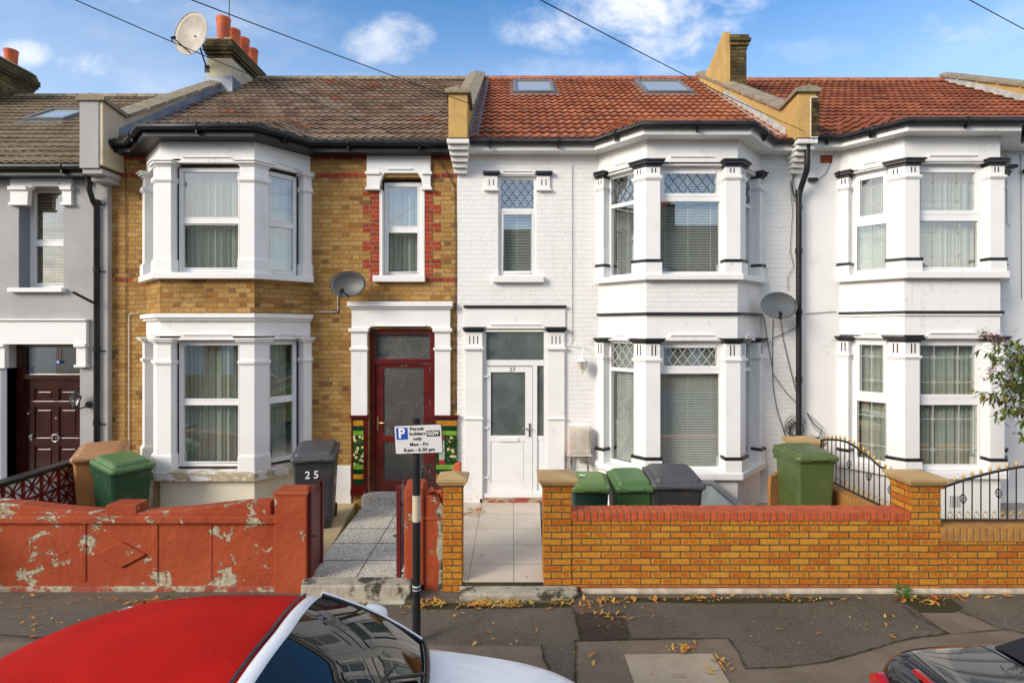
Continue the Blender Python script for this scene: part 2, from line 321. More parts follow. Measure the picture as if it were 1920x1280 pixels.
def tilepanel():
    g = G('glazed flower tiles'); n = g.voro(15, g.tc.outputs['UV'], 'Distance'); m = g.voro(38, g.tc.outputs['UV'], 'Distance')
    col = g.mix(m.step(.25, .45), (.10, .20, .03), (.008, .03, .012)); col = g.mix(n.lt(.36), col, g.mix(n.lt(.13), (.62, .55, .28), (.50, .22, .03)))
    return g.fin(col, .2, n, .15, .004, 0, .5, .5)
M['flowertile'] = tilepanel()
for k, c in dict(tgreen=(.005, .045, .02), tlime=(.18, .36, .04), tamber=(.55, .24, .02), tmaroon=(.10, .008, .006), tcream=(.45, .48, .40), tred=(.45, .03, .015)).items():
    M[k] = plain('glazed tile ' + k[1:], c, tuple(x * .7 for x in c), 14, .18, .05, 20, coat=.4)
M['carwhite'] = plain('white car paint', (.86, .85, .83), None, rough=.3, bs=0, coat=.5, spec=.35)
M['carblue'] = plain('midnight blue car paint', (.004, .006, .014), None, rough=.18, bs=0, coat=1, metal=.2)
M['softred'] = (lambda g: g.fin(g.mix(g.voro(14, None, 'Distance').lt(.035), g.mix(g.noise(1.6, 5).step(.3, .75), (.55, .012, .006), (.40, .008, .005)), (.5, .25, .2)), .95, g.noise(420, 2) * .3 + g.noise(2.2, 3) * 2, .35, .02, 0, .15))(G('red canvas hood'))
M['softblack'] = plain('black canvas hood', (.012, .012, .013), None, rough=.8, bscale=300)
M['carglass'] = plain('tinted car glass', (.008, .009, .009), None, rough=.02, bs=0, coat=1, spec=1.0)
M['trim'] = plain('black trim', (.01, .01, .01), None, rough=.35, bs=0)
M['taillight'] = plain('red tail light', (.45, .004, .006), None, rough=.12, bs=0, coat=1)
M['dish'] = plain('grey dish paint', (.05, .053, .057), (.035, .037, .04), 3, .45, .05); M['dishpale'] = plain('weathered dish paint', (.50, .45, .39), (.40, .34, .27), 4, .55, .05)
M['dishclear'] = plain('mid grey dish paint', (.15, .16, .165), (.10, .11, .115), 3, .4, .05)
M['bark'] = plain('bark', (.10, .07, .045), (.06, .045, .03), 12, .9, .5, 60)
def leafm(name, stops):
    g = G(name); n = g.nt.nodes.new('ShaderNodeObjectInfo'); r = g.voro(9, None, 'Color')
    sp = g.nt.nodes.new('ShaderNodeSeparateColor'); g.link(r, sp.inputs[0])
    return g.fin(g.ramp(V(g.nt, sp.outputs[0]), stops), .42, None, 0, 0, 0, .5)
M['leaf'] = leafm('shrub leaf', [(0, (.035, .07, .012)), (.4, (.07, .12, .018)), (.75, (.12, .16, .02)), (.92, (.20, .15, .02)), (1, (.10, .04, .02))])
M['flower'] = leafm('mauve seed heads', [(0, (.22, .06, .09)), (1, (.38, .20, .24))])
M['litter'] = leafm('fallen autumn leaves', [(0, (.50, .20, .03)), (.35, (.62, .36, .06)), (.6, (.42, .10, .02)), (.8, (.55, .42, .12)), (1, (.20, .09, .03))])
M['weed'] = leafm('weed leaf', [(0, (.04, .12, .02)), (1, (.08, .20, .03))])
M['cable'] = plain('black cable', (.02, .02, .02), None, rough=.6, bs=0); M['cablewhite'] = plain('white cable', (.6, .57, .5), None, rough=.6, bs=0)
M['iron'] = plain('black wrought iron', (.012, .012, .014), None, rough=.35, bs=0, coat=.4)
M['gold'] = plain('gold paint', (.62, .43, .14), (.45, .30, .1), 20, .4, .05, metal=.5)
M['skyglass'] = plain('greenish skylight glass', (.36, .40, .36), None, rough=.08, bs=0, spec=.8)
M['veluxglass'] = plain('pale roof window glass', (.42, .46, .48), None, rough=.06, bs=0, spec=1)
M['velux'] = plain('grey roof window frame', (.18, .18, .18), None, rough=.5)

M['redcope'] = plain('red coping brick', (.56, .105, .028), (.42, .065, .02), 9, .8, .4, 50)
M['buffcope'] = plain('buff coping brick', (.46, .23, .05), (.36, .16, .04), 9, .8, .4, 50)
M['mortar'] = plain('sandy mortar', (.22, .15, .09), (.13, .09, .055), 20, .9, .3, 60)
M['redbase'] = brick('red base course', [(0, (.42, .07, .03)), (1, (.36, .06, .03))], (.30, .15, .10), h=.10, bs=.5)
M['meterpaint'] = plain('stained beige meter paint', (.66, .60, .52), (.50, .42, .34), 3, .5, .1, 20)
M['pipework'] = plain('grimy pipework', (.30, .27, .23), (.12, .10, .08), 12, .6)
M['permit'] = plain('blue permit paper', (.03, .30, .55), None, bs=0)
M['glasslamp'] = plain('clear lamp glass', (.7, .7, .72), None, rough=.05, bs=0, spec=1)
def wsg():
    g = G('windscreen glass'); nt = g.nt; nt.nodes.remove(g.b)
    tr = nt.nodes.new('ShaderNodeBsdfDiffuse'); tr.inputs[0].default_value = (.012, .013, .012, 1)
    gl = nt.nodes.new('ShaderNodeBsdfGlossy'); gl.inputs['Roughness'].default_value = .01; fr = nt.nodes.new('ShaderNodeFresnel'); fr.inputs[0].default_value = 1.9; mx = nt.nodes.new('ShaderNodeMixShader')
    g.link(fr.outputs[0], mx.inputs[0]); g.link(tr.outputs[0], mx.inputs[1]); g.link(gl.outputs[0], mx.inputs[2]); g.link(mx.outputs[0], g.out.inputs[0]); return g.m
M['windscreen'] = wsg()

# ------------------------------------------------------------------ mesh helpers
def X(px, Y): return (px - 960) * Y / FOC
def Z(py, Y): return H - (py - 615) * Y / FOC
COL = sc.collection; ORG = {}
def tag(o, label=None, cat=None, group=None, kind=None):
    for k, v in (('label', label), ('category', cat), ('group', group), ('kind', kind)):
        if v: o[k] = v
    return o
def thing(name, label, cat, loc=(0, 0, 0), group=None, rz=0, local=False):
    o = bpy.data.objects.new(name, None); COL.objects.link(o); o.location = loc; o.rotation_euler = (0, 0, rz); o.empty_display_size = .1
    ORG[o.name] = Vector((0, 0, 0)) if local else Vector(loc)
    return tag(o, label, cat, group)
class Fr:
    """vertical plane from A to B in plan; s along, d inward (away from the street), z up"""
    def __init__(f, A, B):
        f.A = Vector(A); f.B = Vector(B); f.t = (f.B - f.A); f.L = f.t.length; f.t.normalize(); f.n = Vector((-f.t.y, f.t.x))
    def p2(f, s, d): q = f.A + f.t * s + f.n * d; return (q.x, q.y)
    def p(f, s, d, z): q = f.p2(s, d); return (q[0], q[1], z)
def meet(f1, f2, d):
    a = f1.A + f1.n * d; b = f2.A + f2.n * d; den = f1.t.x * f2.t.y - f1.t.y * f2.t.x
    if abs(den) < 1e-6: q = b
    else: s = ((b.x - a.x) * f2.t.y - (b.y - a.y) * f2.t.x) / den; q = a + f1.t * s
    return (q.x, q.y)
def offs(path, d):
    fs = [Fr(path[i], path[i + 1]) for i in range(len(path) - 1)]
    out = [fs[0].p2(0, d)] + [meet(fs[i], fs[i + 1], d) for i in range(len(fs) - 1)] + [fs[-1].p2(fs[-1].L, d)]
    return out
SPLIT = {'hinge', 'red_brick_band', 'phone_lead', 'aerial_lead', 'wall_cable', 'dish_cable', 'door_lock', 'fanlight', 'glazed_tile_row', 'latch', 'pipework', 'window_reveal', 'clamp', 'scuff', 'bracket_cap', 'window_bracket', 'door_trim', 'tag', 'paint_mark', 'pillar_foot'}
class MB:
    def __init__(m): m.v = []; m.f = []; m.mi = []; m.k = 0; m.xf = None; m.sm = []
        
    def add(m, vs, fs, smooth=False):
        b = len(m.v)
        for p in vs:
            p = Vector(p); m.v.append(m.xf @ p if m.xf is not None else p)
        for f in fs: m.f.append([b + i for i in f]); m.mi.append(m.k); m.sm.append(smooth)
    def box(m, x0, x1, y0, y1, z0, z1):
        m.add([(x0, y0, z0), (x1, y0, z0), (x1, y1, z0), (x0, y1, z0), (x0, y0, z1), (x1, y0, z1), (x1, y1, z1), (x0, y1, z1)],
              [(0, 3, 2, 1), (4, 5, 6, 7), (0, 1, 5, 4), (1, 2, 6, 5), (2, 3, 7, 6), (3, 0, 4, 7)])
    def fbox(m, f, s0, s1, d0, d1, z0, z1):
        c = [f.p2(s0, d0), f.p2(s1, d0), f.p2(s1, d1), f.p2(s0, d1)]; m.vprism(c, z0, z1)
    def vprism(m, poly, z0, z1):
        n = len(poly); z0s = z0 if isinstance(z0, (list, tuple)) else [z0] * n; z1s = z1 if isinstance(z1, (list, tuple)) else [z1] * n
        m.add([(p[0], p[1], z) for p, z in zip(poly, z0s)] + [(p[0], p[1], z) for p, z in zip(poly, z1s)],
              [tuple(range(n))[::-1], tuple(range(n, 2 * n))] + [(i, (i + 1) % n, n + (i + 1) % n, n + i) for i in range(n)])
    def fprism(m, f, poly, d0, d1):
        n = len(poly)
        m.add([f.p(s, d0, z) for s, z in poly] + [f.p(s, d1, z) for s, z in poly],
              [tuple(range(n)), tuple(range(n, 2 * n))[::-1]] + [(i, n + i, n + (i + 1) % n, (i + 1) % n) for i in range(n)])
    def xprism(m, poly, x0, x1):
        n = len(poly)
        m.add([(x0, y, z) for y, z in poly] + [(x1, y, z) for y, z in poly],
              [tuple(range(n)), tuple(range(n, 2 * n))[::-1]] + [(i, n + i, n + (i + 1) % n, (i + 1) % n) for i in range(n)])
    def yprism(m, poly, y0, y1):
        n = len(poly)
        m.add([(x, y0, z) for x, z in poly] + [(x, y1, z) for x, z in poly],
              [tuple(range(n)), tuple(range(n, 2 * n))[::-1]] + [(i, n + i, n + (i + 1) % n, (i + 1) % n) for i in range(n)])
    def band(m, path, d0, d1, z0, z1):
        a = offs(path, d0); b = offs(path, d1); n = len(path)
        vs = [(*p, z0) for p in a] + [(*p, z0) for p in b] + [(*p, z1) for p in a] + [(*p, z1) for p in b]; fs = []
        for i in range(n - 1):
            fs += [(i, i + 1, 2 * n + i + 1, 2 * n + i), (n + i + 1, n + i, 3 * n + i, 3 * n + i + 1), (2 * n + i, 2 * n + i + 1, 3 * n + i + 1, 3 * n + i), (i + 1, i, n + i, n + i + 1)]
        fs += [(0, 2 * n, 3 * n, n), (n - 1, 2 * n - 1, 4 * n - 1, 3 * n - 1)]
        m.add(vs, fs)
    def quad(m, a, b, c, d): m.add([a, b, c, d], [(0, 1, 2, 3)])
    def rings(m, rings, closed=True, caps=True, smooth=True):
        n = len(rings[0]); fs = []
        for i in range(len(rings) - 1):
            for j in range(n if closed else n - 1): fs.append((i * n + j, i * n + (j + 1) % n, (i + 1) * n + (j + 1) % n, (i + 1) * n + j))
        vs = [p for r in rings for p in r]; m.add(vs, fs, smooth)
        if caps and closed: m.add(rings[0], [tuple(range(n))[::-1]]); m.add(rings[-1], [tuple(range(n))])
    def tube(m, pts, r, n=8, caps=True):
        pts = [Vector(p) for p in pts]; rr = r if isinstance(r, (list, tuple)) else [r] * len(pts); rings = []; ref = None
        for i, p in enumerate(pts):
            t = (pts[min(i + 1, len(pts) - 1)] - pts[max(i - 1, 0)]).normalized()
            if ref is None: ref = Vector((0, 0, 1)) if abs(t.z) < .9 else Vector((1, 0, 0))
            u = t.cross(ref); u = u.normalized() if u.length > 1e-4 else t.orthogonal().normalized(); w = u.cross(t); ref = w
            rings.append([p + (u * math.cos(a) + w * math.sin(a)) * rr[i] for a in (2 * math.pi * k / n for k in range(n))])
        m.rings(rings, True, caps)
    def lathe(m, prof, c=(0, 0, 0), n=16, axis='z', caps=True):
        rings = []
        for r, h in prof:
            ring = []
            for k in range(n):
                a = 2 * math.pi * k / n; x, y = r * math.cos(a), r * math.sin(a)
                ring.append(Vector(c) + (Vector((x, y, h)) if axis == 'z' else Vector((x, h, y)) if axis == 'y' else Vector((h, x, y))))
            rings.append(ring)
        m.rings(rings, True, caps)
    def islands(m, tol=.012):
        par = list(range(len(m.v)))
        def find(a):
            while par[a] != a: par[a] = par[par[a]]; a = par[a]
            return a
        for f in m.f:
            for v in f[1:]: par[find(v)] = find(f[0])
        comp = {}
        for i, f in enumerate(m.f): comp.setdefault(find(f[0]), []).append(i)
        box = []
        for k, fs in comp.items():
            vs = [m.v[v] for i in fs for v in m.f[i]]; box.append(([min(v[a] for v in vs) - tol for a in range(3)], [max(v[a] for v in vs) + tol for a in range(3)], fs))
        ch = True
        while ch:
            ch = False
            for i in range(len(box)):
                for j in range(i + 1, len(box)):
                    if all(box[i][0][a] <= box[j][1][a] and box[j][0][a] <= box[i][1][a] for a in range(3)):
                        box[i] = ([min(box[i][0][a], box[j][0][a]) for a in range(3)], [max(box[i][1][a], box[j][1][a]) for a in range(3)], box[i][2] + box[j][2]); del box[j]; ch = True; break
                if ch: break
        return [b[2] for b in box]
    def build(m, name, mats, parent=None, bevel=0, loc=None, subd=0, seg=2, uvf=None):
        if name in SPLIT and not getattr(m, 'part', False):
            gs_ = m.islands()
            if len(gs_) > 1:
                for g_ in gs_:
                    q = MB(); q.part = True; idx = {}
                    for fi in g_:
                        for v_ in m.f[fi]:
                            if v_ not in idx: idx[v_] = len(q.v); q.v.append(m.v[v_])
                        q.f.append([idx[v_] for v_ in m.f[fi]]); q.mi.append(m.mi[fi]); q.sm.append(m.sm[fi])
                    o = q.build(name, mats, parent, bevel, loc, subd, seg, uvf)
                return o
        me = bpy.data.meshes.new(name)
        org = ORG[parent.name] if parent is not None else Vector(loc or (0, 0, 0))
        raw = m.v
        me.from_pydata([tuple(p - org) for p in raw], [], m.f)
        mats = mats if isinstance(mats, list) else [mats]
        for k in mats: me.materials.append(M[k])
        for p, k, s in zip(me.polygons, m.mi, m.sm): p.material_index = k; p.use_smooth = s
        bm = bmesh.new(); bm.from_mesh(me); bmesh.ops.remove_doubles(bm, verts=bm.verts, dist=1e-5) if (bevel or subd) else None
        bmesh.ops.recalc_face_normals(bm, faces=bm.faces)
        uvl = bm.loops.layers.uv.new('UV')
        for f in bm.faces:
            n = f.normal
            if uvf: t, b, o3 = uvf
            elif abs(n.z) > .93: t = Vector((1, 0, 0)); b = Vector((0, 1, 0))
            else:
                t = Vector((-n.y, n.x, 0)).normalized()
                if (abs(t.x) > .3 and t.x < 0) or (abs(t.x) <= .3 and t.y < 0): t = -t
                b = n.cross(t); b = -b if b.z < 0 else b
            for l in f.loops:
                p = l.vert.co + org - (o3 if uvf else Vector((0, 0, 0))); l[uvl].uv = (p.dot(t), p.dot(b))
        bm.to_mesh(me); bm.free()
        o = bpy.data.objects.new(name, me); COL.objects.link(o)
        if parent is not None:
            o.parent = parent; ORG[o.name] = org
        else: o.location = org; ORG[o.name] = org
        if bevel:
            md = o.modifiers.new('bevel', 'BEVEL'); md.width = bevel; md.segments = seg; md.limit_method = 'ANGLE'; md.angle_limit = R(35); md.harden_normals = False
        if subd: md = o.modifiers.new('sub', 'SUBSURF'); md.levels = subd; md.render_levels = subd
        return o
def text(s, size, pos, right, up, mat, name, parent, align='CENTER', sx=1.0, bold=0.0):
    cu = bpy.data.curves.new('lettering', 'FONT'); cu.body = s; cu.size = size; cu.align_x = align; cu.align_y = 'CENTER'; cu.extrude = .0015; cu.offset = bold
    cu.resolution_u = 4
    to = bpy.data.objects.new('lettering', cu); COL.objects.link(to)
    bpy.context.view_layer.update()
    me = bpy.data.meshes.new_from_object(to.evaluated_get(bpy.context.evaluated_depsgraph_get()))
    bpy.data.objects.remove(to)
    r = Vector(right).normalized(); u = Vector(up).normalized(); n = r.cross(u); org = ORG[parent.name]
    for v in me.vertices: v.co = Vector(pos) + r * v.co.x * sx + u * v.co.y + n * v.co.z - org
    me.materials.clear(); me.materials.append(M[mat]); me.name = name
    o = bpy.data.objects.new(name, me); COL.objects.link(o); o.parent = parent; ORG[o.name] = org
    return o

# ------------------------------------------------------------------ architecture kit
F, B = 9.06, 8.34      # depth of the main fronts and of the bay fronts
def zf(py): return Z(py, F)
def zb(py): return Z(py, B)
def xf(px): return X(px, F)
def wall_holes(m, f, s0, s1, z0, z1, holes, depth=.28):
    ss = sorted({s0, s1} | {h[i] for h in holes for i in (0, 1)}); zs = sorted({z0, z1} | {h[i] for h in holes for i in (2, 3)})
    for a, b in zip(ss, ss[1:]):
        for c, d in zip(zs, zs[1:]):
            if any(h[0] <= (a + b) / 2 <= h[1] and h[2] <= (c + d) / 2 <= h[3] for h in holes): continue
            for dd in (0, depth): m.quad(f.p(a, dd, c), f.p(b, dd, c), f.p(b, dd, d), f.p(a, dd, d))
    for h in holes:
        a, b, c, d = h
        m.quad(f.p(a, 0, c), f.p(a, depth, c), f.p(a, depth, d), f.p(a, 0, d)); m.quad(f.p(b, 0, c), f.p(b, depth, c), f.p(b, depth, d), f.p(b, 0, d))
        m.quad(f.p(a, 0, d), f.p(b, 0, d), f.p(b, depth, d), f.p(a, depth, d)); m.quad(f.p(a, 0, c), f.p(b, 0, c), f.p(b, depth, c), f.p(a, depth, c))
def rim(m, f, s0, s1, z0, z1, w, d0, d1, wb=None):
    wb = wb or w
    m.fbox(f, s0, s0 + w, d0, d1, z0, z1); m.fbox(f, s1 - w, s1, d0, d1, z0, z1)
    m.fbox(f, s0 + w, s1 - w, d0, d1, z0, z0 + wb); m.fbox(f, s0 + w, s1 - w, d0, d1, z1 - w, z1)
def clip(p, q, a, b, c, d):
    t0, t1 = 0.0, 1.0; dx, dy = q[0] - p[0], q[1] - p[1]
    for pp, qq in ((-dx, p[0] - a), (dx, b - p[0]), (-dy, p[1] - c), (dy, d - p[1])):
        if abs(pp) < 1e-9:
            if qq < 0: return None
        else:
            r = qq / pp
            if pp < 0: t0 = max(t0, r)
            else: t1 = min(t1, r)
    return None if t0 >= t1 else ((p[0] + dx * t0, p[1] + dy * t0), (p[0] + dx * t1, p[1] + dy * t1))
def bar(m, f, p, q, w, d):
    (a, b), (c, e) = p, q; L = math.hypot(c - a, e - b); nx, nz = -(e - b) / L * w / 2, (c - a) / L * w / 2
    m.fprism(f, [(a + nx, b + nz), (c + nx, e + nz), (c - nx, e - nz), (a - nx, b - nz)], d - .003, d + .003)
def window(house, f, s0, s1, z0, z1, d=.09, tz=None, fw=.055, sash=(.035, .035), behind='net', lead=None, outer=None, room=True, fmat='upvc', seed=0, tb=.035):
    rnd = random.Random(seed)
    m = MB()
    if outer:
        a, b, c, e = outer
        s0, s1, z0, z1 = s0 + a, s1 - a, z0 + c, z1 - e
    rim(m, f, s0, s1, z0, z1, fw, d, d + .07)
    lights = [(s0 + fw, s1 - fw, z0 + fw, z1 - fw)]
    if tz is not None:
        m.fbox(f, s0 + fw, s1 - fw, d - .004, d + .066, tz - tb, tz + tb)
        lights = [(s0 + fw, s1 - fw, tz + tb, z1 - fw), (s0 + fw, s1 - fw, z0 + fw, tz - tb)]
    L2 = []
    for (a, b, c, e), w in zip(lights, sash):
        if w: rim(m, f, a, b, c, e, w, d - .008, d + .05); a, b, c, e = a + w, b - w, c + w, e - w
        L2.append((a, b, c, e))
    win = m.build('window', fmat, house, .004)
    if outer:
        q = MB(); rim(q, f, s0 - outer[0], s1 + outer[0], z0 - outer[2], z1 + outer[3], outer[0] + .002, d + .01, d + .09); q.build('outer_frame', 'brownframe', win)
    g = MB()
    for a, b, c, e in L2: g.quad(f.p(a - .005, d + .02, c - .005), f.p(b + .005, d + .02, c - .005), f.p(b + .005, d + .02, e + .005), f.p(a - .005, d + .02, e + .005))
    g.build('pane', 'glass', win)
    if lead:
        q = MB()
        for i, (a, b, c, e) in enumerate(L2):
            if lead[0] == 'diamond' and i == 0:
                st = lead[1]; sl = lead[2] if len(lead) > 2 else 1.3
                for k in range(-12, 26):
                    x = a + k * st
                    for sg in (1, -1):
                        r = clip((x, c), (x + sg * (e - c) / sl, e), a, b, c, e)
                        if r: bar(q, f, r[0], r[1], .009, d + .013)
            if lead[0] == 'square':
                xs = [a + (b - a) * t for t in lead[1]]; zs = [c + (e - c) * t for t in lead[2]]
                for x in xs: bar(q, f, (x, c), (x, e), .007, d + .013)
                for z in zs: bar(q, f, (a, z), (b, z), .007, d + .013)
                for x in xs:
                    for z in zs:
                        r = .032
                        for t in range(4):
                            t1, t2 = math.pi / 2 * t, math.pi / 2 * (t + 1)
                            bar(q, f, (x + r * math.cos(t1), z + r * math.sin(t1)), (x + r * math.cos(t2), z + r * math.sin(t2)), .008, d + .013)
                for x in (a + .02, b - .02): bar(q, f, (x, c), (x, e), .006, d + .013)
        q.build('leading', lead[-1], win)
    if behind == 'net':
        n = int((s1 - s0) / .011); q = MB(); vs = []; fs = []; ph = rnd.random() * 9
        for i in range(n + 1):
            s = s0 + (s1 - s0) * i / n
            dd = d + .17 + .020 * math.sin(s * 62 + 3 * math.sin(s * 9 + ph)) + .012 * math.sin(s * 141 + ph * 2) + .02 * math.sin(s * 17 + ph)
            vs += [f.p(s, dd + .01 * math.sin(s * 23), z0), f.p(s, dd, z1)]
        for i in range(n): fs.append((2 * i, 2 * i + 2, 2 * i + 3, 2 * i + 1))
        q.add(vs, fs, True); q.build('net_curtain', 'net', win)
    if behind in ('blind', 'wood'):
        q = MB(); p = .026 if behind == 'blind' else .05; z = z0 + .05; wd = .0115 if behind == 'blind' else .025
        while z < z1 - .03:
            q.quad(f.p(s0 + .03, d + .12 - wd, z - wd * .55), f.p(s1 - .03, d + .12 - wd, z - wd * .55), f.p(s1 - .03, d + .12 + wd, z + wd * (.55 if behind == 'blind' else .95)), f.p(s0 + .03, d + .12 + wd, z + wd * .55)); z += p
        for t in (.15, .5, .85):
            s = s0 + (s1 - s0) * t; q.fbox(f, s - .0025, s + .0025, d + .104, d + .107, z0 + .04, z1)
        q.build('blind', 'slat' if behind == 'blind' else 'woodslat', win)
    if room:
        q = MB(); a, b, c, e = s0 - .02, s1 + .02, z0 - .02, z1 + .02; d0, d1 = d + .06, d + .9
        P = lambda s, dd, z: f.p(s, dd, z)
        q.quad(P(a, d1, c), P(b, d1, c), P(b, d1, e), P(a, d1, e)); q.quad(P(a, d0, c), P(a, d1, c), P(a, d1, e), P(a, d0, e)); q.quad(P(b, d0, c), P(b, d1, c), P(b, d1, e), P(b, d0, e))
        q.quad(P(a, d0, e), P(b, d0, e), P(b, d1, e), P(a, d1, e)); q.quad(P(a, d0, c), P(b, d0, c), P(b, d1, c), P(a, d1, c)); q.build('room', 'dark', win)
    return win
def pier_poly(fl, fr, wl, wr, out, inn):
    L = fl.L
    return [fl.p2(L - wl, -out), meet(fl, fr, -out), fr.p2(wr, -out), fr.p2(wr, inn), meet(fl, fr, inn), fl.p2(L - wl, inn)]
def slots(m, f, ss, z0, z1, out, w=.017):
    for s in ss:
        pts = []; h = z1 - z0
        for a in range(8): t = math.pi * a / 7; pts.append((s + w / 2 * math.cos(t), z1 - w / 2 + w / 2 * math.sin(t)))
        for a in range(8): t = math.pi + math.pi * a / 7; pts.append((s + w / 2 * math.cos(t), z0 + w / 2 + w / 2 * math.sin(t)))
        m.fprism(f, pts, -out - .003, -out + .01)
def pier(house, fl, fr, wl, wr, z, out, style, sl=2):
    """z = (foot, base top, ledge bottom, neck bottom, neck top, cap top)"""
    m = MB(); k = MB(); P = lambda g, o: pier_poly(fl, fr, wl + g, wr + g, o, .16)
    m.vprism(P(0, out), z[0], z[4])
    m.vprism(P(.022, out + .028), z[0], z[1]); m.vprism(P(.012, out + .014), z[1], z[1] + .022)
    m.vprism(P(.022, out + .03), z[2] + .02, z[3]); m.vprism(P(.012, out + .016), z[2], z[2] + .02)
    c0, c1 = z[4], z[5]; h = c1 - c0; cap = k if style == 'black' else m
    cap.vprism(P(.012, out + .02), c0, c0 + h * .35); cap.vprism(P(.045, out + .055), c0 + h * .35, c0 + h * .75); cap.vprism(P(.062, out + .075), c0 + h * .75, c1)
    o = m.build('pier', 'paintwhite', house, .005)
    if style == 'black':
        k.build('capital', 'blackpaint', o, .004); k = MB(); k.vprism(P(.03, out + .036), z[1] - .005, z[1] + .042); k.build('base_band', 'blackpaint', o, .004); k = MB()
        zz0, zz1 = z[3] + .04, z[4] - .02
        if wr > .1 and wl > .1: slots(k, fl, [fl.L - wl / 2 + (i - (sl - 1) / 2) * .052 for i in range(sl)], zz0, zz1, out); k.build('fluting', 'blackpaint', o); k = MB()
        if wr > .1: slots(k, fr, [wr / 2 + (i - (sl - 1) / 2) * .052 for i in range(sl)], zz0, zz1, out)
        if wl > .1 and wr <= .1: slots(k, fl, [fl.L - wl / 2 + (i - (sl - 1) / 2) * .052 for i in range(sl)], zz0, zz1, out)
        k.build('fluting', 'blackpaint', o)
    else:
        for ff, s in ((fr, wr / 2), (fl, fl.L - wl / 2)):
            if (ff is fr and wr > .1) or (ff is fl and wl > .1): slots(m, ff, [s - .045, s, s + .045], z[3] + .03, z[4] - .02, out + .001, .022)
    return o
def head_mould(m, f, s0, s1, z, h=.06, ch=.10, d=.02):
    """shouldered moulding over an opening"""
    m.fprism(f, [(s0 - ch * .2, z), (s1 + ch * .2, z), (s1 - ch * .8, z + h), (s0 + ch * .8, z + h)], -d, .03)
    m.fprism(f, [(s0 + ch * .8, z + h), (s1 - ch * .8, z + h), (s1 - ch * .95, z + h + .022), (s0 + ch * .95, z + h + .022)], -d - .02, .03)
def bay(house, path, up, lo, style, wallmat, winkw, lowkw, plinth='render', zbase=-.1):
    fs = [Fr(path[i], path[i + 1]) for i in range(5)]; bp = path[1:5]; inner = offs(bp, .25)
    for q, top in ((up, True), (lo, False)):
        # q: sill0, sill1, base top, ledge0, neck0, neck1, cap1, window head, fascia top
        m = MB(); m.vprism([*bp], q['sill0'] + .012, q['sill1'] - .03); m.band(bp, -.11 if top else -.10, .2, q['sill0'], q['sill1'])
        m.build('sill', 'paintwhite' if top else q.get('sillmat', 'paintwhite'), house, .010)
        m = MB(); m.band(bp, 0, .24, q['head'], q['top'])
        for i in (1, 2, 3):
            a, b = (.26, .26); L = fs[i].L; head_mould(m, fs[i], a + .02, L - b - .02, q['cap1'] - .03, .075, .10)
        m.build('window_head', q.get('headmat', 'render'), house, .004)
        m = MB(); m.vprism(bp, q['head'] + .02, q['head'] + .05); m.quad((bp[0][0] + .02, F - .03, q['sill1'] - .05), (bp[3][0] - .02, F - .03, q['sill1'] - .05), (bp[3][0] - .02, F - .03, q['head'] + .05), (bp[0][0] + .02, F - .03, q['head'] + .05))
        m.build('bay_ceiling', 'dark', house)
        zz = (q['sill1'], q['base'], q['ledge0'], q['neck0'], q['neck1'], q['cap1'])
        pier(house, fs[0], fs[1], .03, .15, zz, .05, style); pier(house, fs[1], fs[2], .20, .20, zz, .05, style)
        pier(house, fs[2], fs[3], .20, .20, zz, .05, style); pier(house, fs[3], fs[4], .15, .03, zz, .05, style)
        kw = winkw if top else lowkw
        for i, key in ((1, 'side'), (2, 'mid'), (3, 'side')):
            k = dict(kw); k.update(kw.get(key + '_kw', {})); [k.pop(n, None) for n in ('side_kw', 'mid_kw')]
            e0, e1 = (.15, .19) if i == 1 else (.19, .19) if i == 2 else (.19, .15)
            window(house, fs[i], e0, fs[i].L - e1, q['sill1'] + .005, q['head'], room=False, seed=i + 7 * top, **k)
    m = MB(); m.band(bp, 0, .22, lo['top'], up['sill0']); m.build('bay_wall', wallmat, house)
    m = MB(); m.band(bp, 0.0, .22, zbase, lo['sill0']); m.build('bay_plinth', plinth, house)
def capbox(m, k, f, s0, s1, z0, z1, zc0, zc1, out=.04, black=True):
    """flat bracket block beside an opening: necking z0..z1 and cap zc0..zc1"""
    m.fbox(f, s0, s1, -out, .02, z0, zc0); m.fbox(f, s0 - .02, s1 + .02, -out - .03, .02, z0 - .035, z0)
    t = k if black else m
    t.fbox(f, s0 - .01, s1 + .01, -out - .015, .02, zc0, zc0 + (zc1 - zc0) * .35); t.fbox(f, s0 - .04, s1 + .04, -out - .05, .02, zc0 + (zc1 - zc0) * .35, zc1)
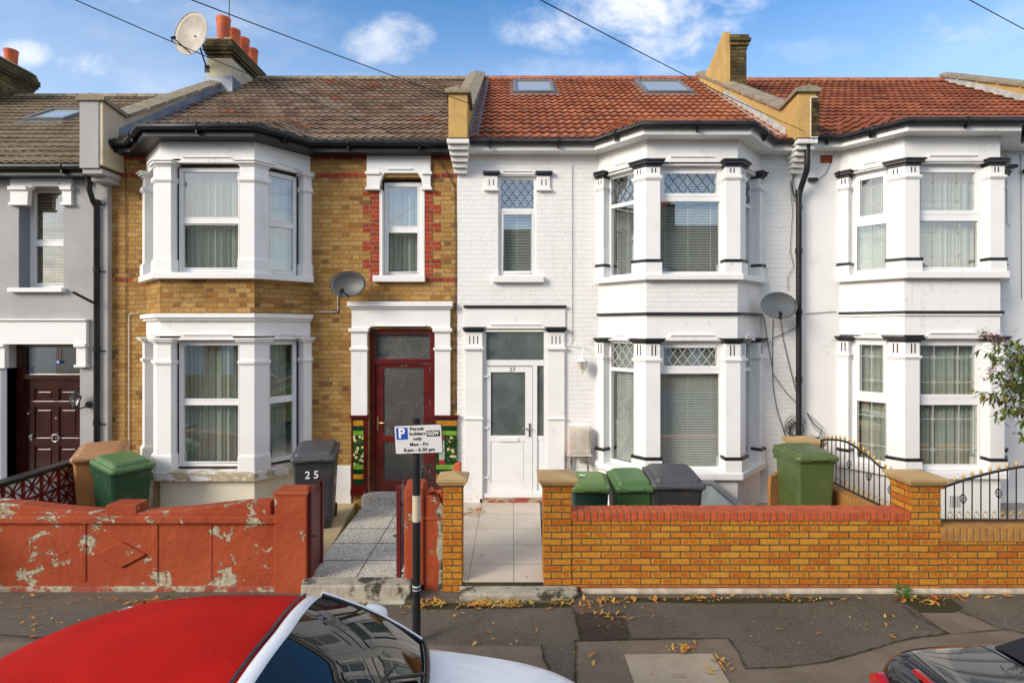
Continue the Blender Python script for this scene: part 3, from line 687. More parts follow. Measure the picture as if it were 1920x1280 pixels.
def tiled_roof(house, x0, x1, path, ze, ridge, mat, period=.15, amp=.016, lift=.042, gauge=.29, ridge_mat='ridge_red', name='roof', wavef=None):
    Ye = F - .24; yr, zr = ridge; k = (zr - ze) / (yr - Ye); ep = offs(path, -.24)
    def eave(x):
        for (xa, ya), (xb, yb) in zip(ep, ep[1:]):
            if xa <= x <= xb: return ya + (yb - ya) * (x - xa) / max(xb - xa, 1e-6)
        return Ye
    def surf(x, Y):
        ye = eave(x); zm = ze + k * (Y - Ye)
        if ye < Ye - .01:
            ym = Ye + 1.5 * (Ye - ye)
            if Y < ym: zt = ze + k * (ym - Ye); return ze + (zt - ze) * (Y - ye) / (ym - ye)
        return zm
    nx = int((x1 - x0) / (period / 7)); xs = [x0 + (x1 - x0) * i / nx for i in range(nx + 1)]
    W = wavef or (lambda x: amp * (.5 + .5 * math.cos(2 * math.pi * x / period)) ** 1.4)
    wv = [W(x) for x in xs]; cy = gauge * math.cos(math.atan(k)); m = MB(); ys = []; Y = yr
    while Y > B - .4: ys.append(Y); Y -= cy
    ys.append(Y)
    rr = random.Random(3)
    for hi, loY in zip(ys, ys[1:]):
        jit = [rr.uniform(-.004, .004) for _ in range(int((x1 - x0) / .3) + 3)]
        vs = []; ok = []
        for x, w in zip(xs, wv):
            e = eave(x); a = max(loY, e); j = jit[int((x - x0) / .3)]; ok.append(hi > e + .01)
            h2 = max(hi, a); za, zc = surf(x, a), surf(x, h2)
            vs += [(x, a + .06, surf(x, a + .06) - .004), (x, a, za + lift + w + j - .014), (x, a, za + lift + w + j), (x, h2 + .03, surf(x, h2 + .03) + .002 + w)]
        fs = []
        for i in range(nx):
            if ok[i] and ok[i + 1]: fs += [(4 * i + q, 4 * i + 4 + q, 4 * i + 5 + q, 4 * i + 1 + q) for q in range(3)]
        m.add(vs, fs)
    m.quad((x0, yr, zr), (x1, yr, zr), (x1, yr + 4.3, zr - 2.9), (x0, yr + 4.3, zr - 2.9))
    bb = Vector((0, 1, k)).normalized(); ro = m.build(name, mat, house, uvf=(Vector((1, 0, 0)), bb, Vector((x0 - 60 * .3, yr, zr)) - bb * gauge * 40))
    m = MB(); n = int((x1 - x0) / .45)
    for i in range(n):
        a = x0 + (x1 - x0) * i / n; b = x0 + (x1 - x0) * (i + 1) / n - .012
        m.rings([[(xx, yr + .13 * math.cos(t), zr - .03 + .12 * math.sin(t)) for t in (math.pi * j / 8 for j in range(9))] for xx in (a, b)], closed=False, caps=False)
    m.build('ridge_tiles', ridge_mat, ro)
    return ro, surf
def gutter(house, path, zg, white=True, brackets=.9):
    gp = offs(path, -.29); m = MB()
    pts = [Vector((*p, zg)) for p in gp]
    m.tube(pts, .052, 10)
    for a, b in zip(pts, pts[1:]):
        L = (b - a).length; n = max(1, int(L / brackets))
        for i in range(n):
            p = a + (b - a) * ((i + .5) / n); t = (b - a).normalized(); nn = Vector((t.y, -t.x, 0))
            m.tube([p - t * .02 + nn * .004, p + t * .02 + nn * .004], .062, 10); m.box(p.x - .012, p.x + .012, p.y - .02, p.y + .10, zg - .10, zg - .05)
    m.build('gutter', 'gutter', house)
    m = MB(); m.band(path, -.235, -.21, zg - .13, zg + .02); m.band(path, -.21, .0, zg - .13, zg - .105)
    m.build('eaves_board', 'render' if white else 'gutter', house, .004)
def velux(house, surf, x0, x1, Y0, Y1, frame='velux'):
    c = [Vector((x, Y, surf(x, Y) + .055)) for x, Y in ((x0, Y0), (x1, Y0), (x1, Y1), (x0, Y1))]
    U = (c[1] - c[0]).normalized(); W = (c[3] - c[0]).normalized(); N = U.cross(W); m = MB()
    def slab(o, u0, u1, w0, w1, n0, n1):
        P = lambda u, w, n: c[0] + U * u + W * w + N * n
        m.add([P(u0, w0, n0), P(u1, w0, n0), P(u1, w1, n0), P(u0, w1, n0), P(u0, w0, n1), P(u1, w0, n1), P(u1, w1, n1), P(u0, w1, n1)], [(0, 3, 2, 1), (4, 5, 6, 7), (0, 1, 5, 4), (1, 2, 6, 5), (2, 3, 7, 6), (3, 0, 4, 7)])
    L, Hh = (c[1] - c[0]).length, (c[3] - c[0]).length
    slab(0, -.07, L + .07, -.14, Hh + .08, -.05, -.012)
    for a in ((0, .07, 0, Hh), (L - .07, L, 0, Hh), (.07, L - .07, 0, .08), (.07, L - .07, Hh - .10, Hh)): slab(0, *a, -.02, .045)
    o = m.build('skylight', frame, house, .006)
    m = MB(); slab(0, .07, L - .07, .08, Hh - .10, 0, .012); m.build('pane', 'veluxglass', o)
def parapet(house, x0, x1, zt, ridge, side='render', front=None, zbot=5.6, horn_dip=.06, cop='coping', flash='lead', flash_side=1, yf=8.6):
    yr, zr = ridge; yb = 9.1
    m = MB(); m.xprism([(yf, zbot), (yf, zt), (yb, zt - horn_dip), (yr, zr + .16), (yr + 4, zr - 2.5), (yr + 4, zbot), (F + .05, zbot)], x0, x1)
    o = m.build('parapet', side, house, .01)
    m = MB(); xc = (x0 + x1) / 2
    def seg(a, b, ya, za, yb_, zb_):
        n = max(1, int((yb_ - ya) / .5))
        for i in range(n):
            t0, t1 = i / n, (i + 1) / n - .012; q = []
            for t in (t0, t1):
                y = ya + (yb_ - ya) * t; z = za + (zb_ - za) * t; q.append([(x0 - .05, y, z - .01), (x0 - .05, y, z + .05), (xc, y, z + .105), (x1 + .05, y, z + .05), (x1 + .05, y, z - .01)])
            m.rings(q, True, True, False)
    seg(0, 0, yf - .05, zt + .01, yb, zt - horn_dip); seg(0, 0, yb, zt - horn_dip, yr + .06, zr + .165); m.build('coping', cop, o, .004)
    if flash:
        k = MB(); n = 9; slope = main_slope(*RS[0])
        for sgn in ((1,) if flash_side == 1 else (-1,) if flash_side == -1 else (1, -1)):
            xe = x1 if sgn > 0 else x0
            for i in range(n):
                ya = 8.95 + (yr - 8.95) * i / n; yc = 8.95 + (yr - 8.95) * (i + 1.03) / n; za, zc = slope(ya), slope(yc); off = .012 + .003 * (i % 2)
                k.add([(xe + sgn * off, ya, za + .02), (xe + sgn * off, yc, zc + .02), (xe + sgn * off, yc, zc + .18), (xe + sgn * off, ya, za + .18), (xe + sgn * .15, ya, za + .05 + off), (xe + sgn * .15, yc, zc + .05 + off)], [(0, 1, 2, 3), (0, 4, 5, 1)])
        k.build('flashing', flash, o)
    return o
RS = [None]
def main_slope(ze, ridge): k = (ridge[1] - ze) / (ridge[0] - (F - .24)); return lambda y: ze + k * (y - (F - .24))

# ------------------------------------------------------------------ ground
def sheet(name, mat, poly, z, thick=None):
    m = MB()
    if thick: m.vprism(poly, z - thick, z)
    else: m.add([(x, y, z) for x, y in poly], [tuple(range(len(poly)))])
    o = m.build(name, mat); o['kind'] = 'structure'; return o
WY = 6.20                                        # street face of the front walls
sheet('ground', 'road', [(-400, -400), (400, -400), (400, 500), (-400, 500)], -.16)
sheet('pavement', 'asphalt', [(-60, 3.95), (60, 3.95), (60, WY + .1), (-60, WY + .1)], 0, .14)
sheet('road', 'road', [(-60, -6.2), (60, -6.2), (60, 3.8), (-60, 3.8)], -.13)
sheet('kerb', 'patchpale', [(-60, 3.8), (60, 3.8), (60, 3.946), (-60, 3.946)], .002, .16)
def pp(pts, z=0): return [(X(x, (H - z) * FOC / (y - 615)), (H - z) * FOC / (y - 615)) for x, y in pts]
def cl_(pts):  # pavement points from image measurements, kept on the pavement
    return [(x, max(3.97, y)) for x, y in pp(pts)]
sheet('pavement_patch', 'patchdark', cl_([(1078, 1148), (1165, 1150), (1178, 1200), (1088, 1201)]), .004)
sheet('pavement_patch', 'patchbrown', cl_([(1076, 1203), (1364, 1198), (1385, 1225), (1398, 1256), (1550, 1243), (1700, 1200), (1778, 1189), (1990, 1178), (2080, 1290), (1080, 1300)]), .005)
sheet('pavement_patch', 'patchbrown', cl_([(1716, 1144), (1790, 1141), (1876, 1180), (1780, 1190)]), .009)
sheet('pavement_patch', 'patchbrown', cl_([(-700, 1200), (60, 1204), (200, 1206), (420, 1206), (860, 1210), (1016, 1212), (1021, 1240), (1060, 1300), (-700, 1300)]), .005)
sheet('pavement_patch', 'moss', cl_([(1135, 1121), (1300, 1121), (1500, 1120), (1600, 1121), (1500, 1130), (1330, 1131), (1200, 1128)]), .004)
sheet('pavement_patch', 'moss', cl_([(1680, 1117), (1780, 1121), (1805, 1140), (1790, 1150), (1725, 1150), (1700, 1132)]), .013)
sheet('pavement_patch', 'moss', cl_([(790, 1130), (1075, 1130), (1070, 1138), (900, 1140), (800, 1143)]), .004)
for pts in ([(1385, 1225), (1398, 1256), (1480, 1252), (1550, 1243), (1700, 1200), (1778, 1189)], [(1076, 1203), (1220, 1199), (1364, 1198), (1385, 1225)], [(1074, 1140), (1088, 1201), (1078, 1203), (1080, 1285)], [(1695, 1138), (1722, 1160), (1780, 1190)], [(1788, 1143), (1830, 1160), (1876, 1180), (1930, 1190)], [(1166, 1150), (1180, 1200)], [(0, 1192), (90, 1199), (200, 1203)], [(1016, 1212), (1021, 1240), (1030, 1262)]):
    q = cl_(pts); m = MB(); rj = random.Random(len(pts))
    r = []
    for (a, b) in zip(q, q[1:]):
        n = max(2, int(math.dist(a, b) / .05))
        for i in range(n): t = i / n; r.append((a[0] + (b[0] - a[0]) * t + rj.uniform(-.008, .008), a[1] + (b[1] - a[1]) * t + rj.uniform(-.008, .008)))
    r.append(q[-1]); w = [rj.uniform(.003, .011) for _ in r]; F1 = [Fr(a, b) for a, b in zip(r, r[1:])]
    vs = []; fs = []
    for i, p in enumerate(r):
        f = F1[min(i, len(F1) - 1)]; vs += [(p[0] + f.n.x * w[i], p[1] + f.n.y * w[i], .017), (p[0] - f.n.x * w[i], p[1] - f.n.y * w[i], .017)]
    for i in range(len(r) - 1): fs.append((2 * i, 2 * i + 1, 2 * i + 3, 2 * i + 2))
    m.add(vs, fs); m.build('pavement_joint', 'moss')['kind'] = 'structure'
# front gardens
sheet('garden_paving', 'sand', [(-6.55, WY + .2), (-2.3, WY + .2), (-2.6, F), (-6.55, F)], .09, .3)
sheet('garden_paving', 'slabgrey', [(.45, WY + .2), (4.6, WY + .2), (4.6, F), (.45, F)], .09, .3)
sheet('garden_paving', 'slabgrey', [(4.8, WY + .2), (14, WY + .2), (14, F), (4.8, F)], .09, .3)
sheet('garden_paving', 'slabgrey', [(-14, WY + .2), (-6.72, WY + .2), (-6.72, F), (-14, F)], .09, .3)
m = MB(); m.vprism([(-2.36, 6.22), (-1.12, 6.22), (-1.20, F), (-2.42, F)], -.2, .115)
for i in range(2): m.box(-2.44, -1.2, F - .22, F + .1, .1, .262) if i == 0 else None
m.build('terrazzo_path', 'terrazzo', bevel=.008)['kind'] = 'structure'
m = MB(); m.vprism([(-.57, 6.20), (.36, 6.20), (.46, F), (-.80, F)], -.2, .112); m.build('tiled_path', 'pathtile')['kind'] = 'structure'

m = MB()
for y_ in (6.75, 7.28, 7.82, 8.36): m.box(-2.41, -1.13, y_, y_ + .008, .1155, .1185)
m.box(-1.80, -1.792, 6.3, 8.84, .1155, .1183); m.build('path_joints', 'moss')['kind'] = 'structure'

# ------------------------------------------------------------------ house with grey render (left)
GX0, GX1 = -12.35, -6.636; RG = (13.25, 8.57)
hg = thing('terraced_house', 'grey rendered terraced house with dark mahogany front door, at the left edge', 'house', (-9.5, F, 0))
fg = Fr((GX0, F), (GX1, F)); sx = lambda px: X(px, F) - GX0
gw = (sx(35), sx(119), zf(539), zf(345)); gd = (sx(14), sx(150), .1, zf(640)); gr = .34
m = MB(); wall_holes(m, fg, 0, fg.L, -.1, 5.6, [gw, gd], .4)
m.fbox(fg, fg.L - .19, fg.L, -.10, 0, -.1, zf(340)); m.build('wall', 'greyrender', hg)
m = MB(); m.fbox(fg, gw[0] - .001, gw[0] + .006, -.002, .21, gw[2], zf(385)); m.build('window_reveal', 'greypaint', hg)
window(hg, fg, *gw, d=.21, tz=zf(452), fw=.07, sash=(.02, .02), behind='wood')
m = MB(); m.fprism(fg, [(sx(24), zf(325)), (sx(24), zf(385)), (sx(56), zf(385)), (sx(58), zf(357)), (sx(66), zf(350)), (sx(112), zf(350)), (sx(120), zf(357)), (sx(122), zf(383)), (sx(138), zf(383)), (sx(138), zf(325))], -.05, .03)
m.fbox(fg, sx(22), sx(57), -.085, 0, zf(358), zf(351)); m.fbox(fg, sx(119), sx(140), -.085, 0, zf(358), zf(351)); m.fbox(fg, sx(22), sx(58), -.07, 0, zf(386), zf(381)); m.fbox(fg, sx(119), sx(140), -.07, 0, zf(386), zf(381))
m.fbox(fg, sx(60), sx(116), -.07, 0, zf(347), zf(344)); m.build('window_head', 'paintwhite', hg, .004)
m = MB(); m.fbox(fg, sx(22), sx(124), -.09, .1, zf(548), zf(540)); m.build('sill', 'paintwhite', hg, .006)
m = MB(); m.fbox(fg, sx(-60), sx(167), -.06, .02, zf(645), zf(601)); m.fbox(fg, sx(-60), sx(169), -.1, .02, zf(601), zf(598)); m.fbox(fg, sx(148), sx(166), -.06, .02, zf(685), zf(645)); m.fbox(fg, sx(146), sx(168), -.1, .02, zf(650), zf(644)); m.fbox(fg, sx(146), sx(168), -.09, .02, zf(688), zf(683))
m.fbox(fg, sx(-60), sx(15), -.06, .02, zf(690), zf(645)); m.fbox(fg, sx(-60), sx(16), -.1, .02, zf(650), zf(644)); m.build('door_head', 'paintwhite', hg, .005)
m = MB(); m.fbox(fg, sx(4), sx(14), -.015, .35, .1, zf(690)); m.build('door_reveal', 'greypaint', hg)
m = MB(); rim(m, fg, gd[0], gd[1], gd[2], gd[3], .10, .16, .30); m.fbox(fg, gd[0] + .10, gd[1] - .10, .15, .30, zf(713), zf(703)); fgd = m.build('door_frame', 'darkdoor', hg, .006)
m = MB(); m.fbox(fg, gd[0] + .1, gd[1] - .1, .24, .26, zf(704), zf(650)); m.build('fanlight', 'glass', hg)
m = MB(); m.quad(fg.p(gd[0] + .05, .9, .1), fg.p(gd[1] - .05, .9, .1), fg.p(gd[1] - .05, .9, zf(640)), fg.p(gd[0] + .05, .9, zf(640))); m.build('hallway', 'dark', hg)
dd0, dd1 = gd[0] + .18, gd[1] - .10; m = MB(); m.fbox(fg, dd0 - .1, dd1, .22, .27, .15, zf(713))
m.build('door_backing', 'darkdoor', hg)
m = MB(); zt, zb0 = zf(715), .16; w = dd1 - dd0
for a, b in ((0, .10), (.45, .55), (.90, 1.0)): m.fbox(fg, dd0 + w * a, dd0 + w * b, .20, .225, zb0, zt)
for a, b in ((0, .10), (.43, .50), (.77, .82), (.93, 1.0)): m.fbox(fg, dd0, dd1, .199, .224, zb0 + (zt - zb0) * a, zb0 + (zt - zb0) * b)
for a, b in ((.12, .43), (.57, .88)):
    for c, e in ((.12, .41), (.52, .75), (.84, .91)):
        m.fbox(fg, dd0 + w * a + .03, dd0 + w * b - .03, .208, .224, zb0 + (zt - zb0) * c + .02, zb0 + (zt - zb0) * e - .02)
dr = m.build('door', 'darkdoor', hg, .008)
m = MB(); c = fg.p(dd0 + w * .5, .18, zf(825)); m.xf = Matrix.Translation(c) @ Matrix.Rotation(R(90), 4, 'X')
n = 20; rg = []
for i in range(n + 1):
    a = 2 * math.pi * i / n; rg.append((.062 * math.cos(a), .062 * math.sin(a), 0))
m.tube(rg, .011, 8); m.xf = None; m.lathe([(.022, -.02), (.022, .02)], (c[0], c[1] + .01, c[2] + .06), 12, 'y'); m.build('door_knocker', 'steel', dr)
m = MB(); c = fg.p(dd0 + .05, .18, zf(824)); m.box(c[0] - .02, c[0] + .02, c[1], c[1] + .03, c[2] - .05, c[2] + .05); m.tube([(c[0], c[1], c[2] + .02), (c[0], c[1] - .04, c[2] + .02), (c[0] + .02, c[1] - .05, c[2] + .02)], .014); m.build('door_handle', 'steel', dr)
m = MB(); 
for px_, py_ in ((35, 778), (88, 787)): c = fg.p(sx(px_), .19, zf(py_)); m.lathe([(.018, -.015), (.018, .012)], c, 12, 'y')
m.build('door_lock', 'steel', dr)
m = MB(); c = fg.p(sx(90), .22, zf(655)); m.box(c[0] - .006, c[0] + .006, c[1] - .012, c[1] - .004, zf(676), zf(653)); m.build('ribbon', 'tred', hg)
m = MB(); m.lathe([(.034, -.01), (.034, .01)], (c[0], c[1] - .01, zf(680)), 16, 'y'); ch = m.build('charm', 'blue', hg)
m = MB(); m.lathe([(.018, -.014), (.018, -.008)], (c[0], c[1] - .01, zf(680)), 16, 'y'); m.build('charm_eye', 'white', ch)
RS[0] = (5.62, RG); pg = [(GX0, F), (-11.6, F), (-11.0, F), (-10.4, F), (-9, F), (GX1, F)]
ro, sf = tiled_roof(hg, GX0, GX1 - .02, pg, 5.62, RG, 'roofgrey', period=.15, ridge_mat='ridge_brown')
gutter(hg, pg, 5.575, False)
velux(hg, sf, X(98, 11.9), X(172, 11.9), 11.15, 11.95)
m = MB(); m.fbox(fg, 0, fg.L - .2, -.2, -.01, zf(327), zf(317)); m.build('fascia', 'greypaint', hg)
m = MB(); xp = X(181, 8.93); m.lathe([(.05, 0), (.05, .14), (.085, .16), (.085, .3)], (X(169, 8.8), 8.78, 5.28), 12); m.tube([(X(169, 8.8), 8.78, 5.30), (X(169, 8.8), 8.78, 5.22), (xp - .02, 8.88, 5.05), (xp, 8.93, 4.95), (xp, 8.93, .1)], .042, 10)
for zz in (5.0, 3.9, 2.6, 1.4): m.tube([(xp, 8.93, zz), (xp, 8.93, zz + .08)], .052, 10); m.box(xp, xp + .13, 8.95, 8.97, zz, zz + .02)
m.build('downpipe', 'gutter', hg)
m = MB(); m.tube([(X(146, 8.7), 8.6, zf(551)), (X(177, 8.9), 8.92, zf(570))], .022); m.build('pipe_bracket', 'gutter', hg)
# chimney at far left
def chimney(house, x0, x1, y0, y1, z0, z1, pots, mat='sooty', basez=None, potmat='clay', potk=1.0):
    m = MB(); m.box(x0 + .06, x1 - .06, y0 + .06, y1 - .06, z0, z1 - .42)
    for i, g_ in enumerate((.035, .0, -.03, -.03, .0, .02)): m.box(x0 + g_, x1 - g_, y0 + g_, y1 - g_, z1 - .42 + i * .07, z1 - .35 + i * .07 - .004)
    o = m.build('chimney', mat, house, .006)
    if basez:
        m = MB(); m.box(x0 + .03, x1 - .03, y0 + .03, y1 - .03, z0, basez); m.build('chimney_base', 'creamrender', o, .01)
    for (px_, py_, r, h) in pots:
        m = MB(); m.lathe([(r * .95, -.04), (r * .96, h * .12), (r, h * .5), (r * 1.08, h * .86), (r * 1.14, h * .92), (r * 1.14, h), (r * .92, h), (r * .9, h * .3)], (px_, py_, z1), 20)
        m.build('chimney_pot', potmat, o)
    m = MB(); m.vprism([(x0 + .06, y0 + .06), (x1 - .06, y0 + .06), (x1 - .06, y1 - .06), (x0 + .06, y1 - .06)], z1 - .01, z1 + .035); m.build('flaunching', 'creamrender', o)
    return o
chimney(hg, -12.5, -11.92, 11.9, 13.75, 7.6, 9.32, [(-12.2, 12.15, .13, .5), (-12.2, 12.7, .13, .5), (-12.2, 13.3, .13, .42)])

# ------------------------------------------------------------------ house 25, yellow stock brick
A0, A1 = -6.636, -.911; R25 = (13.25, 9.0)
h25 = thing('terraced_house', 'yellow brick terraced house with white bay window surrounds and maroon door 25', 'house', (-3.8, F, 0))
f25 = Fr((A0, F), (A1, F)); s25 = lambda px: X(px, F) - A0
w25 = (s25(714), s25(792), zf(516), zf(332)); d25 = (s25(692), s25(815), .1, zf(617))
m = MB(); wall_holes(m, f25, 0, f25.L, -.1, 6.0, [w25, d25], .3); m.build('wall', 'stock', h25)
m = MB()
for a, b, c, e in ((s25(587), s25(690), 304, 295), (s25(809), s25(857), 304, 295), (s25(587), s25(690), 337, 328), (s25(809), s25(857), 337, 328), (s25(692), s25(703), 529, 520), (s25(798), s25(857), 529, 520), (.06, s25(272), 304, 295), (.06, s25(272), 337, 328), (.06, s25(248), 531, 522)):
    k = round(zf(e) / .075) * .075; m.fbox(f25, a, b, -.004, .01, k - .075, k)
i = 0; z = round(zf(520) / .075) * .075
while z < zf(362):
    w = .30 if (i // 2) % 2 else .17
    m.fbox(f25, w25[0] - w, w25[0] - .01, -.006, .01, z, z + .075); m.fbox(f25, w25[1] + .01, w25[1] + w, -.006, .01, z, z + .075); z += .075; i += 1
m.build('red_brick_band', 'redband', h25)
m = MB(); m.fprism(f25, [(s25(689), zf(293)), (s25(689), zf(355)), (s25(713), zf(355)), (s25(715), zf(338)), (s25(722), zf(326)), (s25(784), zf(326)), (s25(791), zf(338)), (s25(793), zf(355)), (s25(808), zf(355)), (s25(808), zf(293))], -.05, .06)
for a, b in ((687, 714), (792, 811)): m.fbox(f25, s25(a), s25(b), -.085, .02, zf(329), zf(324)); m.fbox(f25, s25(a), s25(b), -.085, .02, zf(358), zf(353))
m.fbox(f25, s25(728), s25(774), -.07, 0, zf(320), zf(317)); m.build('window_head', 'paintwhite', h25, .004)
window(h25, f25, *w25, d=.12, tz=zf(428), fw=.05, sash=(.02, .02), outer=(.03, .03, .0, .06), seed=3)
m = MB(); m.fbox(f25, s25(701), s25(798), -.09, .12, zf(529), zf(517)); m.build('sill', 'paintwhite', h25, .008)
m = MB()
for a in (s25(713) - .01, s25(791) + .0): m.fbox(f25, a, a + .045, -.012, .12, zf(517), zf(356))
m.build('window_reveal', 'paintwhite', h25)
# door case
m = MB(); D = d25; m.fprism(f25, [(s25(661), zf(576)), (s25(661), zf(622)), (s25(690), zf(622)), (s25(696), zf(613)), (s25(704), zf(612)), (s25(802), zf(612)), (s25(809), zf(613)), (s25(815), zf(622)), (s25(845), zf(622)), (s25(845), zf(576))], -.06, .05)
m.fbox(f25, s25(655), s25(850), -.14, .02, zf(575), zf(566)); m.fbox(f25, s25(658), s25(848), -.10, .02, zf(579), zf(575)); m.fbox(f25, s25(706), s25(800), -.085, 0, zf(612), zf(609.5)); m.build('door_head', 'paintwhite', h25, .006)
for a, b in ((660, 690), (816, 845)):
    m = MB(); a, b = s25(a), s25(b); m.fbox(f25, a, b, -.055, .05, zf(778), zf(622)); m.fbox(f25, a - .03, b + .03, -.10, 0, zf(622), zf(615)); m.fbox(f25, a - .02, b + .02, -.09, 0, zf(656), zf(651)); m.build('pilaster', 'paintwhite', h25, .006)
for side, (a, b) in enumerate(((660, 690), (815, 858))):
    a, b = s25(a), s25(b); m = MB(); m.fbox(f25, a, b, -.05, .05, zf(926), zf(780)); m.fbox(f25, a - .02, b + .02, -.085, 0, zf(782), zf(777)); m.fbox(f25, a - .01, b, -.07, 0, zf(926), zf(914))
    o = m.build('tiled_dado', 'tmaroon', h25, .005); rows = [('void', 784, 786.5), ('tamber', 787, 797), ('tgreen', 797, 806), ('tlime', 806, 814.5), ('flowertile', 814.5, 869), ('tlime', 869, 878), ('tgreen', 878, 887), ('tamber', 887, 896), ('tgreen', 896, 906)]
    ta, tb_ = (a + .035, b - .06) if side == 0 else (a + .03, b - .0)
    for k in sorted({r[0] for r in rows}):
        m = MB()
        for kk, t, u in rows:
            if kk != k: continue
            if kk == 'flowertile':
                if side: m.fbox(f25, ta + .17, tb_, -.058, 0, zf(u), zf(t))
                else: m.fbox(f25, ta, tb_, -.058, 0, zf(u), zf(t))
            else:
                n = max(1, round((tb_ - ta) / .08 / 2)); 
                for i in range(n): m.fbox(f25, ta + (tb_ - ta) * i / n, ta + (tb_ - ta) * (i + 1) / n - .002, -.057 - .0005 * (i % 2), 0, zf(u) + .002, zf(t))
        m.build('glazed_tile_row', k, o)
    if side:
        m = MB(); m.fbox(f25, ta + .05, ta + .14, -.06, 0, zf(860), zf(824)); m.build('glazed_tile_row', 'tcream', o)
        m = MB(); m.fbox(f25, ta + .05, ta + .14, -.061, 0, zf(824), zf(816)); m.fbox(f25, ta + .05, ta + .14, -.061, 0, zf(868), zf(860)); m.build('glazed_tile_row', 'tred', o)
        m = MB(); m.fbox(f25, ta, ta + .05, -.059, 0, zf(869), zf(814.5)); m.fbox(f25, ta + .14, ta + .168, -.059, 0, zf(869), zf(814.5)); m.build('glazed_tile_row', 'tgreen', o)
m = MB(); rim(m, f25, D[0], D[1], .25, D[3], .085, .05, .20, .03); m.fbox(f25, D[0] + .085, D[1] - .085, .045, .19, zf(682), zf(673)); m.fbox(f25, D[0] - .03, D[1] + .03, -.10, .2, .21, .25); m.build('door_frame', 'maroon', h25, .006)
m = MB(); m.fbox(f25, D[0] + .08, D[1] - .08, .12, .13, zf(674), zf(627)); m.build('fanlight', 'obscured', h25)
m = MB(); a, b = D[0] + .085, D[1] - .085; zt = zf(683); m.fbox(f25, a, a + .13, .08, .13, .27, zt); m.fbox(f25, b - .11, b, .08, .13, .27, zt)
m.fbox(f25, a + .13, b - .11, .08, .13, zt - .06, zt); m.fbox(f25, a + .13, b - .11, .079, .13, zf(830), zf(818)); m.fbox(f25, a + .13, b - .11, .08, .13, .27, zf(902)); dr = m.build('door', 'maroon', h25, .006)
m = MB(); m.fbox(f25, a + .12, b - .1, .10, .11, .3, zt - .05); m.build('door_glass', 'obscured', dr)
m = MB(); c = f25.p(a + .045, .075, zf(795)); m.box(c[0] - .016, c[0] + .016, c[1] - .008, c[1] + .01, c[2] - .12, c[2] + .12); m.tube([(c[0], c[1], c[2] + .02), (c[0], c[1] - .05, c[2] + .02), (c[0] + .12, c[1] - .05, c[2] + .015)], .011); m.build('door_handle', 'brass', dr)
m = MB()
for z_ in (zf(693), zf(756), zf(885)): m.fbox(f25, b - .012, b + .012, .055, .08, z_ - .04, z_ + .04)
m.build('hinge', 'steel', dr)
text('25', .115, f25.p((a + b) / 2 + .02, .075, zt - .024 + .015), (1, 0, 0), (0, 0, 1), 'brass', 'house_number', h25, sx=1.15)
# bay
P25 = [(A0, F), (X(274, F), F), (X(300, B), B), (X(477, B), B), (X(582, F), F), (A1, F)]
Bf = B - .06
U = dict(sill0=Z(522, 8.22), sill1=Z(510, 8.22), base=Z(487, Bf), ledge0=Z(341, Bf), neck0=Z(330, Bf), neck1=Z(311, Bf), cap1=Z(300, Bf), head=Z(304, B), top=5.92)
Lo = dict(sill0=Z(903, 8.22), sill1=Z(886, 8.22), base=Z(856, Bf), ledge0=Z(684, Bf), neck0=Z(676, Bf), neck1=Z(644, Bf), cap1=Z(634, Bf), head=Z(636, B), top=Z(588, B), sillmat='sillworn')
wk = dict(d=.10, fw=.05, sash=(.015, .015), outer=(.04, .0, .02, .06), behind='net')
bay(h25, P25, U, Lo, 'white', 'stock', dict(wk, tz=Z(411, B)), dict(wk, tz=Z(755, B), outer=(.04, .03, .04, .03)), plinth='plinthcream')
m = MB(); bp = P25[1:5]; m.band(bp, -.09, .03, Z(596, B), Z(588, B)); m.band(bp, -.05, .03, Z(601, B), Z(596, B)); m.build('bay_cornice', 'paintwhite', h25, .006)
RS[0] = (6.0, R25)
ro, sf25 = tiled_roof(h25, A0 + .15, A1 - .12, P25, 5.99, R25, 'roofbrown', ridge_mat='ridge_brown', amp=.026)
gutter(h25, P25, 5.955, False)
RS[0] = (5.99, R25)
pr = parapet(h25, -6.78, -6.44, Z(190, 8.6), R25, side='creamrender', cop='coping', flash='lead', flash_side=1, zbot=5.55)
m = MB(); m.box(-6.80, -6.50, 8.585, 8.62, 5.5, Z(186, 8.6)); m.box(-6.78, -6.47, 8.62, 9.05, 5.42, 5.5); m.box(-6.77, -6.5, 8.76, 9.05, 5.34, 5.42); m.build('corbel', 'greyrender', pr, .006)
cm = chimney(h25, -6.76, -6.15, 12.0, 13.75, 8.0, 9.36, [(-6.43, 12.17 + .44 * i, .135, .52 - .03 * (i % 2)) for i in range(4)], basez=8.93)
m = MB(); m.box(-6.75, -6.14, 11.99, 13.2, 7.9, 8.52); m.build('chimney_flashing', 'lead', cm)
m = MB(); m.box(-2.42, -2.08, 0, 0, 0, 0) if 0 else None; q = xf(610)
m.fbox(f25, s25(588), s25(659), -.03, .02, -.1, zf(872)); m.build('plinth', 'paintwhite', h25, .01)
m = MB(); c = xf(243); m.tube([(xf(262), F - .02, Z(588, F)), (c + .02, F - .02, zf(588)), (c, F - .02, zf(591)), (c, F - .02, .3)], .008, 6); m.tube([(xf(591), F - .02, zf(585)), (xf(632), F - .02, zf(585)), (xf(634), F - .02, zf(583)), (xf(634), F - .02, zf(545))], .009, 6); m.build('aerial_lead', 'cablewhite', h25)
